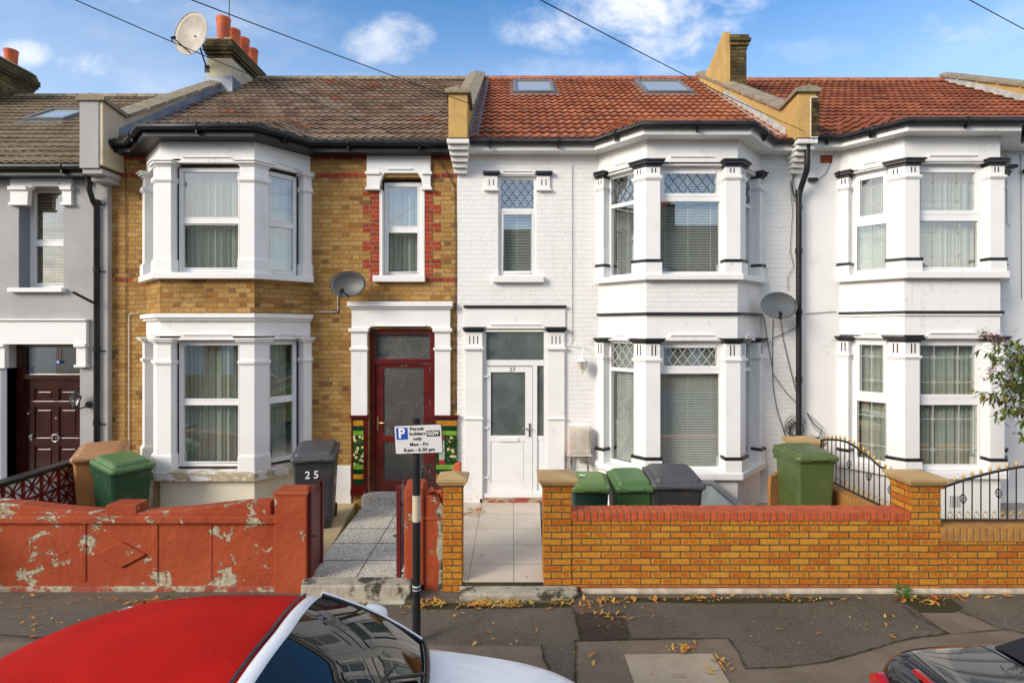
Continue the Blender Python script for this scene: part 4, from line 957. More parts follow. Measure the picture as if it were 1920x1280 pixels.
m = MB(); m.tube([(xf(237), F - .015, 5.7), (xf(237.5), F - .015, 3.4), (xf(237), F - .015, .6)], .005, 6); m.tube([(xf(823), F - .015, zf(300)), (xf(840), F - .015, zf(325)), (xf(853), F - .015, zf(352)), (xf(855), F - .015, zf(450)), (xf(854), F - .015, zf(770))], .006, 6); m.build('phone_lead', 'cable', h25)

# ------------------------------------------------------------------ house 27, white painted brick
C0, C1 = -.911, 4.849
h27 = thing('terraced_house', 'white painted brick terraced house with black trim, red tiled roof and white door 27', 'house', (2, F, 0))
f27 = Fr((C0, F), (C1, F)); s27 = lambda px: X(px, F) - C0
w27 = (s27(934), s27(1006), zf(517), zf(330)); d27 = (s27(905), s27(1026), .1, zf(613))
m = MB(); wall_holes(m, f27, 0, f27.L, -.1, 6.0, [w27, d27], .3); m.build('wall', 'whitebrick', h27)
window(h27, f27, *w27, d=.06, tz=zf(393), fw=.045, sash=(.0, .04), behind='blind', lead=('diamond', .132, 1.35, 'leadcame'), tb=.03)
m = MB(); k = MB()
m.fbox(f27, s27(924), s27(1019), -.10, .06, zf(530), zf(518)); m.build('sill', 'render', h27, .008)
m = MB()
for a, b in ((910, 933), (1008, 1031)): capbox(m, k, f27, s27(a), s27(b), zf(355), 0, zf(331), zf(323)); slots(k, f27, [s27((a + b) / 2) - .035, s27((a + b) / 2) + .035], zf(349), zf(337), .04)
head_mould(m, f27, s27(938), s27(1002), zf(328), .045, .06)
o = m.build('window_bracket', 'render', h27, .004); k.build('bracket_cap', 'blackpaint', o, .004)
# door case
m = MB(); k = MB(); z0d = .1
for a, b in ((872, 905), (1026, 1058)):
    a, b = s27(a), s27(b); m.fbox(f27, a, b, -.05, .02, z0d, zf(622)); m.fbox(f27, a - .02, b + .02, -.10, 0, zf(655), zf(650)); m.fbox(f27, a - .012, b + .012, -.08, 0, zf(785), zf(782))
    k.fbox(f27, a - .01, b + .01, -.07, .02, zf(622), zf(619)); k.fbox(f27, a - .03, b + .03, -.12, .02, zf(619), zf(614)); slots(k, f27, [(a + b) / 2 - .065, (a + b) / 2, (a + b) / 2 + .065], zf(645), zf(629), .05)
m.fbox(f27, s27(870), s27(1060), -.03, .02, zf(613), zf(577)); head_mould(m, f27, s27(912), s27(1022), zf(616), .06, .09, .04)
k.fbox(f27, s27(869.5), s27(1061), -.07, .02, zf(577), zf(572.5)); o = m.build('door_surround', 'render', h27, .005); k.build('door_trim', 'blackpaint', o, .004)
m = MB(); k = MB()
for a, b in ((P_a := s27(1122), P_b := s27(1425)),): pass
D = d27; rim(m, f27, D[0], D[1], .23, D[3], .055, .03, .11); m.fbox(f27, D[0] + .055, D[1] - .055, .026, .106, zf(686), zf(675)); xm = s27(999); m.fbox(f27, xm, xm + .075, .026, .106, .28, zf(686)); m.fbox(f27, xm + .075, D[1] - .055, .04, .1, zf(826), zf(818)); m.fbox(f27, xm + .075, D[1] - .055, .05, .1, .28, zf(826))
m.build('door_frame', 'upvc', h27, .005)
m = MB(); m.fbox(f27, D[0] + .05, D[1] - .05, .06, .07, zf(676), zf(622)); m.fbox(f27, xm + .07, D[1] - .05, .06, .07, zf(819), zf(685)); m.build('fanlight', 'frosted', h27)
m = MB(); a, b = D[0] + .06, xm - .004; zt = zf(688); zb0 = .255; ga, gb = s27(920), s27(985)
m.fbox(f27, a, ga, .02, .08, zb0, zt); m.fbox(f27, gb, b, .02, .08, zb0, zt); m.fbox(f27, ga, gb, .02, .08, zf(698), zt); m.fbox(f27, ga, gb, .02, .08, zf(828), zf(817)); m.fbox(f27, ga, gb, .02, .08, zb0, zf(905)); m.fbox(f27, ga, gb, .034, .08, zf(905), zf(828)); m.fbox(f27, ga + .03, gb - .03, .028, .08, zf(902), zf(831))
dr = m.build('door', 'upvc', h27, .005)
m = MB(); m.fbox(f27, ga, gb, .05, .06, zf(818), zf(697)); m.build('door_glass', 'frosted', dr)
m = MB(); m.fbox(f27, ga + .13, gb - .12, .004, .03, zf(828), zf(821)); m.build('letter_box', 'upvc', dr, .004)
m = MB(); c = f27.p(b - .05, .015, zf(806)); m.box(c[0] - .016, c[0] + .016, c[1] - .01, c[1] + .01, c[2] - .11, c[2] + .11); m.tube([(c[0], c[1], c[2] + .03), (c[0], c[1] - .05, c[2] + .03), (c[0] - .12, c[1] - .05, c[2] + .035)], .012); m.build('door_handle', 'steel', dr)
m = MB()
for z_ in (zf(706), zf(802), zf(895)): m.fbox(f27, a - .07, a + .03, -.008, .022, z_ - .014, z_ + .014); m.fbox(f27, a - .06, a - .03, -.012, .022, z_ - .05, z_ + .05)
m.build('hinge', 'upvc', dr, .004)
text('27', .10, f27.p((a + b) / 2 + .05, .018, zt - .045), (1, 0, 0), (0, 0, 1), 'black', 'house_number', h27)
m = MB(); m.fbox(f27, D[0] - .05, D[1] + .08, -.05, .1, .1, .18); m.build('door_step', 'redplinth', h27, .008)
m = MB(); m.fbox(f27, D[0], D[1], -.02, .1, .18, .25); m.build('door_sill', 'upvc', h27, .005)
P27 = [(C0, F), (X(1122, F), F), (X(1212, B), B), (X(1383, B), B), (X(1425, F), F), (C1, F)]
U = dict(sill0=Z(524, 8.22), sill1=Z(513.5, 8.22), base=Z(491, Bf), ledge0=Z(337, Bf), neck0=Z(329, Bf), neck1=Z(312, Bf), cap1=Z(299, Bf), head=Z(310, B), top=5.92)
Lo = dict(sill0=Z(901, 8.22), sill1=Z(888, 8.22), base=Z(862, Bf), ledge0=Z(679, Bf), neck0=Z(672, Bf), neck1=Z(644, Bf), cap1=Z(635, Bf), head=Z(640, B), top=Z(590, B))
side = dict(fw=.045, sash=(.0, .0), tb=.03)
bay(h27, P27, U, Lo, 'black', 'whitebrick', dict(d=.09, tz=Z(371, B), fw=.05, sash=(.055, .0), behind='blind', lead=('diamond', .148, 1.3, 'leadcame'), mid_kw={}, side_kw=dict(side, tz=Z(371, B))),
    dict(d=.09, tz=Z(697, B), fw=.05, sash=(.05, .0), behind='blind', lead=('diamond', .148, 1.3, 'whitecame'), side_kw=dict(side, tz=Z(697, B))))
m = MB(); m.band(P27[1:5], -.05, .03, Z(590, B), Z(585.5, B)); m.build('string_course', 'blackpaint', h27, .004)
RS[0] = (6.0, R25)
ro, sf27 = tiled_roof(h27, C0 + .12, C1 - .28, P27, 6.0, R25, 'roofred', period=.15, amp=.026, lift=.048)
gutter(h27, P27, 5.985, True)
velux(h27, sf27, X(962, 12.4), X(1037, 12.4), 11.75, 12.85); velux(h27, sf27, X(1198, 12.4), X(1284, 12.4), 11.75, 12.85)
pr = parapet(h27, -1.0, -.70, Z(176, 8.6), R25, side='ochre', flash='lead', flash_side=1, zbot=5.98)
m = MB()
for i in range(6): m.box(-1.03 + .015 * i, -.68 - .012 * i, 8.62 + .07 * i, F + .01, 5.98 - .075 * (i + 1), 5.98 - .075 * i - .006)
m.build('corbel', 'whitebrick', pr, .006)
pr = parapet(h27, 4.50, 4.80, Z(174, 8.6), R25, side='ochre', flash='leadpale', flash_side=-1, zbot=5.98)
m = MB(); m.box(4.70, 4.82, 8.59, 8.75, 5.98, Z(182, 8.6))
for i in range(6): m.box(4.52 + .015 * i, 4.83 - .012 * i, 8.62 + .07 * i, F + .01, 5.98 - .075 * (i + 1), 5.98 - .075 * i - .006)
m.build('corbel', 'whitebrick', pr, .006)
m = MB(); m.box(4.705, 4.835, 8.58, 8.7, 6.0, Z(184, 8.6)); m.build('brick_end', 'sooty', pr, .004)
# cut-down chimney stack between 27 and 29
m = MB(); m.xprism([(11.5, 8.0), (11.5, Z(60, 11.5)), (11.62, Z(56, 11.5)), (11.9, 9.14), (12.3, 8.98), (12.8, 8.82), (13.2, 9.05 - .0), (13.3, 8.9), (13.3, 7.9)], 4.48, 4.60)
m.xprism([(11.56, 8.0), (11.56, 9.15), (12.1, 9.02), (13.2, 8.95), (13.2, 8.0)], 4.60, 4.72)
o = m.build('chimney', 'ochre', h27, .01)
m = MB(); m.box(4.60, 4.95, 11.52, 12.05, 8.0, 9.18)
for i, g_ in enumerate((.01, .04, .07, .04)): m.box(4.58, 4.95 + g_, 11.52 - g_, 12.05 + g_, 8.86 + i * .075, 8.93 + i * .075)
m.build('chimney_brickwork', 'sooty', o, .006)
m = MB(); xp = X(1510, 8.9); m.tube([(X(1515, 8.7), 8.72, 5.95), (X(1515, 8.7), 8.72, 5.62), (X(1515, 8.7), 8.74, 5.5), (xp - .06, 8.9, 5.30), (xp - .09, 8.93, 5.15), (xp - .09, 8.93, .9)], .045, 10)
for zz in (5.15, 4.2, 3.2, 2.1, 1.1): m.tube([(xp - .09, 8.93, zz), (xp - .09, 8.93, zz + .09)], .055, 10)
m.build('downpipe', 'gutter', h27)
rc = random.Random(5)
m = MB(); e = F - .03
def wob(pts, a=.01): return [(x + rc.uniform(-a, a), y, z + rc.uniform(-a, a)) for x, y, z in pts]
for pts in ([(1430, 592), (1437, 640), (1446, 690), (1449, 730), (1455, 770), (1470, 815), (1478, 828)], [(1448, 597), (1447, 650), (1447, 700), (1472, 735), (1498, 762)], [(1462, 598), (1467, 635), (1480, 690), (1494, 750), (1497, 765)], [(1446, 635), (1470, 625), (1495, 612)], [(1410, 590), (1415, 620), (1405, 655), (1408, 675), (1418, 680), (1421, 662), (1412, 640), (1422, 600)]):
    m.tube(wob([(xf(a), e, zf(b)) for a, b in pts], .006), .006, 5)
for i in range(9):
    cx, cz, rx, rz = xf(1487 + rc.uniform(-6, 4)), zf(800 + rc.uniform(-8, 8)), rc.uniform(.06, .17), rc.uniform(.08, .2); ph = rc.uniform(-.6, .6)
    m.tube([(cx + rx * math.cos(t) * math.cos(ph) - rz * math.sin(t) * math.sin(ph), e - .03 + rc.uniform(0, .02), cz + rx * math.cos(t) * math.sin(ph) + rz * math.sin(t) * math.cos(ph)) for t in (2 * math.pi * j / 14 for j in range(15))], .005, 5)
for i in range(4):
    w_ = rc.uniform(.25, .36); m.tube([(xf(1505), e - .1, zf(772)), (xf(1505) + w_ * .5, e - .06, zf(785 + i * 6)), (xf(1505) + w_, e - .05, zf(800 + i * 5)), (xf(1505) + w_ * .8, e - .06, zf(818)), (xf(1505) + .05, e - .1, zf(812 + i * 4))], .005, 5)
m.build('dish_cable', 'cable', h27)
m = MB(); m.tube(wob([(xf(a), e, zf(b)) for a, b in ((1486, 290), (1482, 320), (1490, 360), (1489, 380), (1480, 340), (1484, 400), (1480, 470), (1487, 500), (1474, 520), (1475, 545))]), .004, 5); m.tube([(xf(a), e, zf(b)) for a, b in ((1500, 310), (1483, 340), (1486, 365), (1500, 384), (1503, 392))], .008, 6); m.tube([(xf(1073), F - .02, zf(310)), (xf(1073), F - .02, zf(640)), (xf(1066), F - .02, zf(650))], .004, 5); m.build('wall_cable', 'cable', h27)

# ------------------------------------------------------------------ house 29, smooth white render (right)
E0, E1 = 4.849, 10.6; R29 = (13.25, 8.96)
h29 = thing('terraced_house', 'smooth white rendered terraced house with darker red roof, at the right edge', 'house', (7.7, F, 0))
f29 = Fr((E0, F), (E1, F)); m = MB(); wall_holes(m, f29, 0, f29.L, -.1, 6.0, [], .3); m.build('wall', 'render', h29)
P29 = [(E0, F), (X(1574.5, F), F), (X(1695.5, B), B), (X(1875.5, B), B), (8.10, F), (E1, F)]
U = dict(sill0=Z(521, 8.22), sill1=Z(508, 8.22), base=Z(488, Bf), ledge0=Z(335, Bf), neck0=Z(328, Bf), neck1=Z(310, Bf), cap1=Z(297, Bf), head=Z(306, B), top=5.94)
Lo = dict(sill0=Z(899, 8.22), sill1=Z(887, 8.22), base=Z(864, Bf), ledge0=Z(673, Bf), neck0=Z(667, Bf), neck1=Z(641, Bf), cap1=Z(631, Bf), head=Z(634, B), top=Z(587, B))
sq = ('square', (.27, .70), (.25, .76), 'whitecame')
bay(h29, P29, U, Lo, 'black', 'render', dict(d=.09, tz=Z(405, B), fw=.055, sash=(.065, .02), behind='net', lead=sq, tb=.04, side_kw=dict(lead=('square', (.5,), (.25, .76), 'whitecame'))),
    dict(d=.09, tz=Z(753, B), fw=.055, sash=(.06, .02), behind='net', lead=sq, tb=.04, side_kw=dict(lead=('square', (.5,), (.25, .76), 'whitecame'))), plinth='render')
m = MB(); m.band(P29[1:5], -.05, .03, Z(587, B), Z(582.5, B)); m.build('string_course', 'blackpaint', h29, .004)
m = MB(); m.band(P29[1:5], -.025, .03, Z(592, B), Z(587, B)); m.build('string_moulding', 'render', h29, .004)
RS[0] = (6.04, R29)
ro, sf29 = tiled_roof(h29, E0 - .06, E1 - .15, P29, 6.05, R29, 'roofred2', period=.15, amp=.024, lift=.048, ridge_mat='ridge_red')
gutter(h29, P29, 6.04, True)
parapet(h29, 10.42, 10.72, 6.85, R29, side='ochre', flash='leadpale', flash_side=-1)
m = MB(); m.fbox(f29, xf(1538) - E0, xf(1560) - E0, -.006, .02, zf(306), zf(291)); ab = m.build('air_brick', 'clay', h29)
m = MB()
for i in range(7):
    for j in range(4): a = xf(1539) - E0 + .012 + i * .026; z_ = zf(305) + .010 + j * .030; m.fbox(f29, a, a + .013, -.008, .01, z_, z_ + .015)
m.build('vent_holes', 'void', ab)
m = MB()
for (a, b) in ((1513, 338), (1885, 313), (1915, 322)): m.box(xf(a), xf(a) + .15, F - .07, F - .02, zf(b + 3), zf(b - 3))
m.tube([(xf(1885), F - .02, zf(290)), (xf(1886), F - .02, zf(420)), (xf(1892), F - .02, zf(425))], .004, 5); m.tube([(xf(1912), F - .02, zf(290)), (xf(1913), F - .02, zf(560))], .005, 5)
m.tube([(xf(1533), F - .02, zf(338)), (xf(1548), F - .02, zf(325)), (xf(1562), F - .02, zf(290)), (xf(1570), F - .02, zf(278)), (xf(1576), F - .02, zf(272))], .005, 5); m.tube([(xf(1510), F - .02, zf(588)), (xf(1540), F - .02, zf(586)), (xf(1566), F - .02, zf(584))], .005, 5); m.build('wall_cable', 'cable', h29)
m = MB(); a, b = X(1782, B - .01), X(1802, B - .01)
for i in range(5):
    for j in range(6): m.box(a + i * .035, a + i * .035 + .018, B - .006, B + .01, Z(950, B) + j * .03, Z(950, B) + j * .03 + .014)
m.build('vent_grille', 'void', h29)
# ------------------------------------------------------------------ front walls, piers, gates
sheet('garden_paving', 'slabgrey', [(-1.12, WY + .1), (-.57, WY + .1), (-.80, F), (-1.20, F)], .085, .3)
gwr = thing('garden_wall', 'terracotta painted front wall with peeling paint and a raised diamond', 'wall', (-4.5, 6.3, 0))
cv = [(-300, .99), (-140, 1.0), (0, .995), (60, .965), (110, .93), (160, .895), (203, .88), (265, .87), (310, .885), (360, .905), (430, .955), (480, .985), (520, 1.0)]
pts = [(X(p, 6.42), z) for p, z in cv]
m = MB(); m.yprism([(pts[-1][0], .8), (pts[0][0], .8)] + pts, 6.25, 6.43); m.yprism([(pts[-1][0] + .25, -.05), (pts[0][0], -.05), (pts[0][0], .82), (pts[-1][0] + .25, .82)], 6.215, 6.43)
for px_ in (155, 290, 555): m.box(X(px_, 6.2) - .035, X(px_, 6.2) + .035, 6.203, 6.25, .1, .80)
m.box(X(393, 6.2), X(397, 6.2), 6.207, 6.25, .1, .80)
w_ = m.build('wall', 'redpeel', gwr, .012)
m = MB(); m.box(pts[0][0], X(567, 6.2), 6.165, 6.26, Z(980, 6.2), Z(966, 6.2)); m.build('ledge', 'redpeel', gwr, .014)
m = MB(); m.box(pts[0][0], X(567, 6.2), 6.185, 6.26, -.03, Z(1099, 6.2)); m.build('plinth', 'redplinth', gwr, .012)
fr_ = Fr((0, 6.2), (1, 6.2)); m = MB(); cx, cz = X(227, 6.2), Z(1039, 6.2)
m.fprism(fr_, [(cx - .285, cz), (cx, cz - .15), (cx + .285, cz), (cx, cz + .15)], -.012, .03); m.build('diamond', 'redpeel', gwr, .008)
m = MB(); a, b = X(205, 6.3), X(262, 6.3); m.box(a, b, 6.24, 6.47, .80, .965); m.build('cap_block', 'redpeel', gwr, .012)
m = MB(); a, b = X(514, 6.16), X(575, 6.16); m.box(a, b, 6.16, 6.44, -.03, 1.10); m.box(a - .012, b + .012, 6.145, 6.455, 1.10, 1.14); m.build('pier', 'redpeel', gwr, .012)
gs = thing('gate_pier', 'terracotta painted stub of wall behind the parking sign post, paint flaking at its right end', 'pier', (X(790, 6.3), 6.3, 0))
m = MB(); m.xf = None; a, b, c = X(757, 6.18), X(795, 6.18), X(829, 6.2)
m.vprism([(a, 6.18), (b, 6.18), (b, 6.44), (a, 6.44)], .06, [1.19, 1.19, 1.22, 1.22]); m.build('pier', 'redpeel', gs, .03, seg=3)
m = MB(); m.yprism([(b - .01, -.03), (c, -.03), (c, .98), (c - .06, 1.06), (b - .01, 1.10)], 6.215, 6.45); m.build('wall', 'redpeel', gs, .02)
m = MB(); m.box(a + .004, c, 6.205, 6.26, .80, .84); m.build('ledge', 'redpeel', gs, .012)
m = MB(); m.yprism([(c - .05, 0), (c + .004, 0), (c + .004, .97), (c - .02, 1.0), (c - .075, .90), (c - .04, .7), (c - .07, .45), (c - .03, .3)], 6.21, 6.24); m.build('exposed_render', 'step', gs)
def gate(px0, px1, y1, label):
    t = thing('garden_gate', label, 'gate', (X(px0, 6.2), 6.2, .12), 'maroon gates of number 25')
    m = MB(); a, b = X(px0, 6.2), X(px1, 6.2); m.box(a, b, 6.20, 6.26, .14, 1.19); m.box(a, b, y1 - .04, y1, .16, 1.16); m.box(a + .02, b - .02, 6.26, y1 - .05, .16, .24); m.box(a + .02, b - .02, 6.26, y1 - .04, 1.08, 1.16); m.build('frame', 'gatered', t, .006)
    m = MB(); m.box((a + b) / 2 - .006, (a + b) / 2 + .006, 6.26, y1 - .04, .24, 1.08); m.build('panel', 'gatered', t)
    m = MB(); m.tube([((b if px0 < 600 else a), 6.23, .62), ((b if px0 < 600 else a) + (.05 if px0 < 600 else -.04), 6.23, .62)], .012)
    for z in (.2, .98): m.tube([((a if px0 < 600 else b), 6.22, z), ((a if px0 < 600 else b) + (-.03 if px0 < 600 else .03), 6.22, z)], .012)
    m.build('latch', 'iron', t)
gate(577, 584, 6.60, 'maroon metal gate swung open beside the wide terracotta wall')
gate(743, 751, 6.60, 'maroon metal gate swung open beside the sign post')
m = MB(); m.vprism([(X(564, 5.95), 5.95), (X(770, 5.95), 5.95), (X(772, 6.2), 6.24), (X(566, 6.2), 6.24)], -.02, [.185, .185, .15, .15]); m.box(X(590, 5.9), X(792, 5.9), 5.905, 6.0, -.02, .035)
st_ = m.build('doorstep', 'step', None, .02); tag(st_, 'mossy pale stone step at the street end of the speckled path', 'step'); 
pl = [(X(862, 5.99), 5.99), (X(1072, 5.99), 5.99), (X(1084, 6.03), 6.03), (X(1086, 6.1), 6.1), (X(1080, 6.2), 6.2), (X(862, 6.2), 6.2)]
m = MB(); m.vprism(pl, -.02, .072); m.build('doorstep', 'step', None, .025, seg=3); tag(bpy.context.scene.objects[-1] if 0 else COL.objects[-1], 'low rounded stone step in front of the beige tiled path', 'step')
m = MB(); m.box(X(864, 6.2), X(1018, 6.2), 6.19, 6.23, -.02, .105); m.build('path_edge', 'moss')['kind'] = 'structure'

def cap(m, x0, x1, y0, y1, z):
    o = .065; m.vprism([(x0 - o, y0 - o), (x1 + o, y0 - o), (x1 + o, y1 + o), (x0 - o, y1 + o)], z, z + .035)
    xc, yc = (x0 + x1) / 2, (y0 + y1) / 2; c = [(x0 - o, y0 - o, z + .035), (x1 + o, y0 - o, z + .035), (x1 + o, y1 + o, z + .035), (x0 - o, y1 + o, z + .035), (xc, yc, z + .095)]
    m.add(c, [(0, 1, 4), (1, 2, 4), (2, 3, 4), (3, 0, 4)]); m.box(x0 - .045, x1 + .045, y0 - .045, y1 + .045, z - .03, z)
def pillar(parent, x0, x1, y0, y1, top=1.25):
    m = MB(); m.box(x0, x1, y0, y1, -.03, top - .09); o = m.build('pillar', 'gardenbrick', parent, .004)
    m = MB(); m.box(x0 - .012, x1 + .012, y0 - .012, y1 + .012, top - .088, top - .058); m.box(x0 - .026, x1 + .026, y0 - .026, y1 + .026, top - .058, top - .03); m.build('corbel_course', 'gardenbrick', o, .003)
    m = MB(); cap(m, x0, x1, y0, y1, top); m.build('cap', 'capstone', o, .006); return o
n_ = thing('brick_pillar', 'narrow buff brick pillar with stone cap, left of the beige tiled path', 'pillar', (-.68, 6.3, 0)); pillar(n_, X(830, 6.18), X(866, 6.18), 6.18, 6.40)
gw27 = thing('garden_wall', 'new buff brick front wall with red brick coping between two capped pillars', 'wall', (2.6, 6.3, 0))
xa, xb, xc_, xd = X(1019.5, 6.19), X(1072, 6.19), X(1708.6, 6.19), X(1764.3, 6.19)
pillar(gw27, xa, xb, 6.19, 6.51); pillar(gw27, xc_, xd, 6.19, 6.53)
m = MB(); m.box(xb, xc_, 6.20, 6.41, .0, Z(975.7, 6.2)); m.build('wall', 'gardenbrick', gw27)
m = MB(); z0, z1 = Z(975.7, 6.2), Z(958.6, 6.2); xx = xb + .002; i = 0; rj = random.Random(4)
m.k = 1; m.box(xb + .001, xc_ - .001, 6.192, 6.420, z0 + .004, z1 - .005); m.k = 0
while xx < xc_ - .03:
    e = min(xx + .061, xc_ - .002); j = rj.uniform(-.002, .002); m.box(xx, e, 6.187 + j, 6.425 + j, z0 + .003, z1 + j); xx += .0755
m.build('coping', ['redcope', 'mortar'], gw27, .004)
m = MB(); m.box(xb, xd, 6.192, 6.25, -.02, Z(1099, 6.2)); m.build('base_course', 'redbase', gw27)
m = MB(); m.box(X(1090, 6.15), 14, 6.145, 6.25, -.03, .012 + .03); m.build('foot_render', 'plinthwhite', gw27, .015)
gw29 = thing('garden_wall', 'low buff brick wall under the black railings, right of the second capped pillar', 'wall', (7, 6.3, 0))
m = MB(); m.box(xd, 12, 6.20, 6.41, .0, .565); m.box(4.50, 4.72, 6.53, 8.35, .0, .60); m.build('wall', 'gardenbrick', gw29)
m = MB(); m.k = 1; m.box(xd, 12, 6.191, 6.419, .565, .717); m.box(4.490, 4.730, 6.53, 8.35, .60, .724); m.k = 0
xx = xd + .002
while xx < 12: m.box(xx, xx + .060, 6.186, 6.424, .568, .722 + rj.uniform(0, .004)); xx += .0755
yy = 6.54
while yy < 8.3: m.box(4.484, 4.736, yy, yy + .060, .60, .73 + rj.uniform(0, .003)); yy += .0755
m.build('coping', ['buffcope', 'mortar'], gw29, .004); m = MB(); m.box(xd, 12, 6.192, 6.25, -.02, Z(1099, 6.2)); m.build('base_course', 'redbase', gw29)
m = MB(); m.box(4.36, 4.72, 8.33, 8.66, -.05, 1.16); p_ = m.build('pillar', 'gardenbrick', gw29, .004); m = MB(); cap(m, 4.36, 4.72, 8.33, 8.66, 1.22); m.box(4.345, 4.735, 8.315, 8.675, 1.16, 1.20); m.build('cap', 'capstone', p_, .006)

def railing(label, P, L, topf, zb, step=.102, first=.05):
    """P(s) -> (x, y); topf(s) -> rail height"""
    x, y = P(0); t = thing('metal_railing', label, 'railing', (x, y, zb), 'black railings with gold spearheads')
    m = MB(); n = 26; m.tube([(*P(L * i / n), topf(L * i / n)) for i in range(n + 1)], .016, 8); m.build('top_rail', 'iron', t)
    m = MB(); m.tube([(*P(0), zb + .045), (*P(L), zb + .045)], .013, 6); m.build('bottom_rail', 'iron', t)
    for s in (0.005, L - .005):
        m = MB(); m.tube([(*P(s), zb), (*P(s), topf(s))], .015, 8); m.build('end_post', 'iron', t)
    s = first; i = 0; me_s = me_sc = me_b = None
    while s < L - .03:
        x, y = P(s); zt = topf(s); m = MB(); m.tube([(x, y, zb + .04), (x, y, zt + .02)], .0068, 6)
        if i % 2 == 0:
            for k in range(int((zt - zb) / .03)): 
                zz = zb + .06 + k * .03; m.tube([(x - .007, y - .007, zz), (x + .007, y + .007, zz + .012)], .0045, 4) if k % 1 == 0 else None
        b = m.build('bar', 'iron', t)
        if me_s is None:
            q = MB(); q.lathe([(.011, -.005), (.014, .005), (.008, .014), (.018, .03), (.013, .05), (.001, .085)], (x, y, zt), 8); so = q.build('spearhead', 'gold', b); me_s = (so, x, y, zt)
        else:
            so = me_s[0].copy(); COL.objects.link(so); so.parent = b; so.location = (x - me_s[1], y - me_s[2], zt - me_s[3]); ORG[so.name] = ORG[b.name]
        if i % 4 == 2:
            q = MB(); zc = zb + (zt - zb) * .58
            for k in range(6):
                a0 = k * math.pi / 3; q.tube([(x + .032 * math.sin(math.pi * j / 8) * math.cos(a0 + j * .35), y + .032 * math.sin(math.pi * j / 8) * math.sin(a0 + j * .35), zc - .06 + .12 * j / 8) for j in range(9)], .004, 4)
            q.build('basket', 'iron', b)
        if s + step < L:
            d = Vector((P(s + step)[0] - x, P(s + step)[1] - y, 0)); c = Vector((x, y, zb + .10)) + d * .5; dn = d.normalized(); q = MB(); U_ = Vector((0, 0, 1))
            for sg in (-1, 1): q.tube([c + dn * sg * (.004 + .022 * abs(math.sin(j * .5))) + U_ * (-.04 + j * .014) for j in range(7)], .0045, 4)
            q.tube([c - dn * .03 - U_ * .035, c + dn * .03 - U_ * .035], .005, 4); q.tube([c + U_ * .02, c + U_ * .06], [.007, .001], 6); q.build('scroll', 'gold', t)
        s += step; i += 1
railing('black front railings rising to the right on the low buff brick wall', lambda s: (4.91 + s, 6.31), 2.9, lambda s: 1.12 + .30 * math.sin(min(s, 2.9) / 2.9 * math.pi) ** .9, .725, first=.10)
railing('black arched railings on the side wall behind the second capped pillar', lambda s: (4.60, 8.12 - s), 1.62, lambda s: 1.325 + .10 * math.sin(math.pi * min(1, s / 1.3)) - .10 * max(0, s - .6), .73, first=.06)

# screen block wall between the grey house and 25
sb = thing('screen_wall', 'maroon pierced screen block wall with black rail, in front of the mahogany door', 'wall', (-6.64, 7.3, 0))
m = MB(); y0, y1, bs_ = 5.55, 8.6, .29; ny = 10; xw = -6.64
for r in range(2):
    for i in range(ny):
        yc = 8.55 - bs_ * (i + .5); zc = .36 + bs_ * (r + .5)
        if yc < 6.0: continue
        h = bs_ / 2; f_ = Fr((xw, yc - h), (xw, yc + h))
        for a, b, c, d in ((0, .014, 0, bs_), (bs_ - .014, bs_, 0, bs_), (0, bs_, 0, .014), (0, bs_, bs_ - .014, bs_)): m.fbox(f_, a, b, -.04, .04, zc - h + c, zc - h + d)
        for cxx, czz, a0 in ((.5, 0, 0), (.5, 1, 180), (0, .5, -90), (1, .5, 90)):
            for k in range(10):
                t0, t1 = R(a0 + 18 * k), R(a0 + 18 * (k + 1)); P_ = lambda t, q: (cxx * bs_ + q * math.cos(t), zc - h + czz * bs_ + q * math.sin(t))
                m.fprism(f_, [P_(t0, h - .014), P_(t1, h - .014), P_(t1, h - .001), P_(t0, h - .001)], -.03, .03)
        m.fprism(f_, [(h - .02, zc), (h, zc - .02), (h + .02, zc), (h, zc + .02)], -.036, .036)
m.build('screen_blocks', 'screenred', sb); m = MB(); m.box(xw - .012, xw + .008, 5.55, 8.55, .36, .94); m.build('backing_panel', 'render', sb)
m = MB(); m.box(xw - .09, xw + .09, 5.55, 8.62, .945, 1.0); m.build('coping', 'gutter', sb, .01)
m = MB(); m.box(xw - .06, xw + .06, 5.55, 8.6, -.05, .36); m.build('base', 'redpeel', sb)

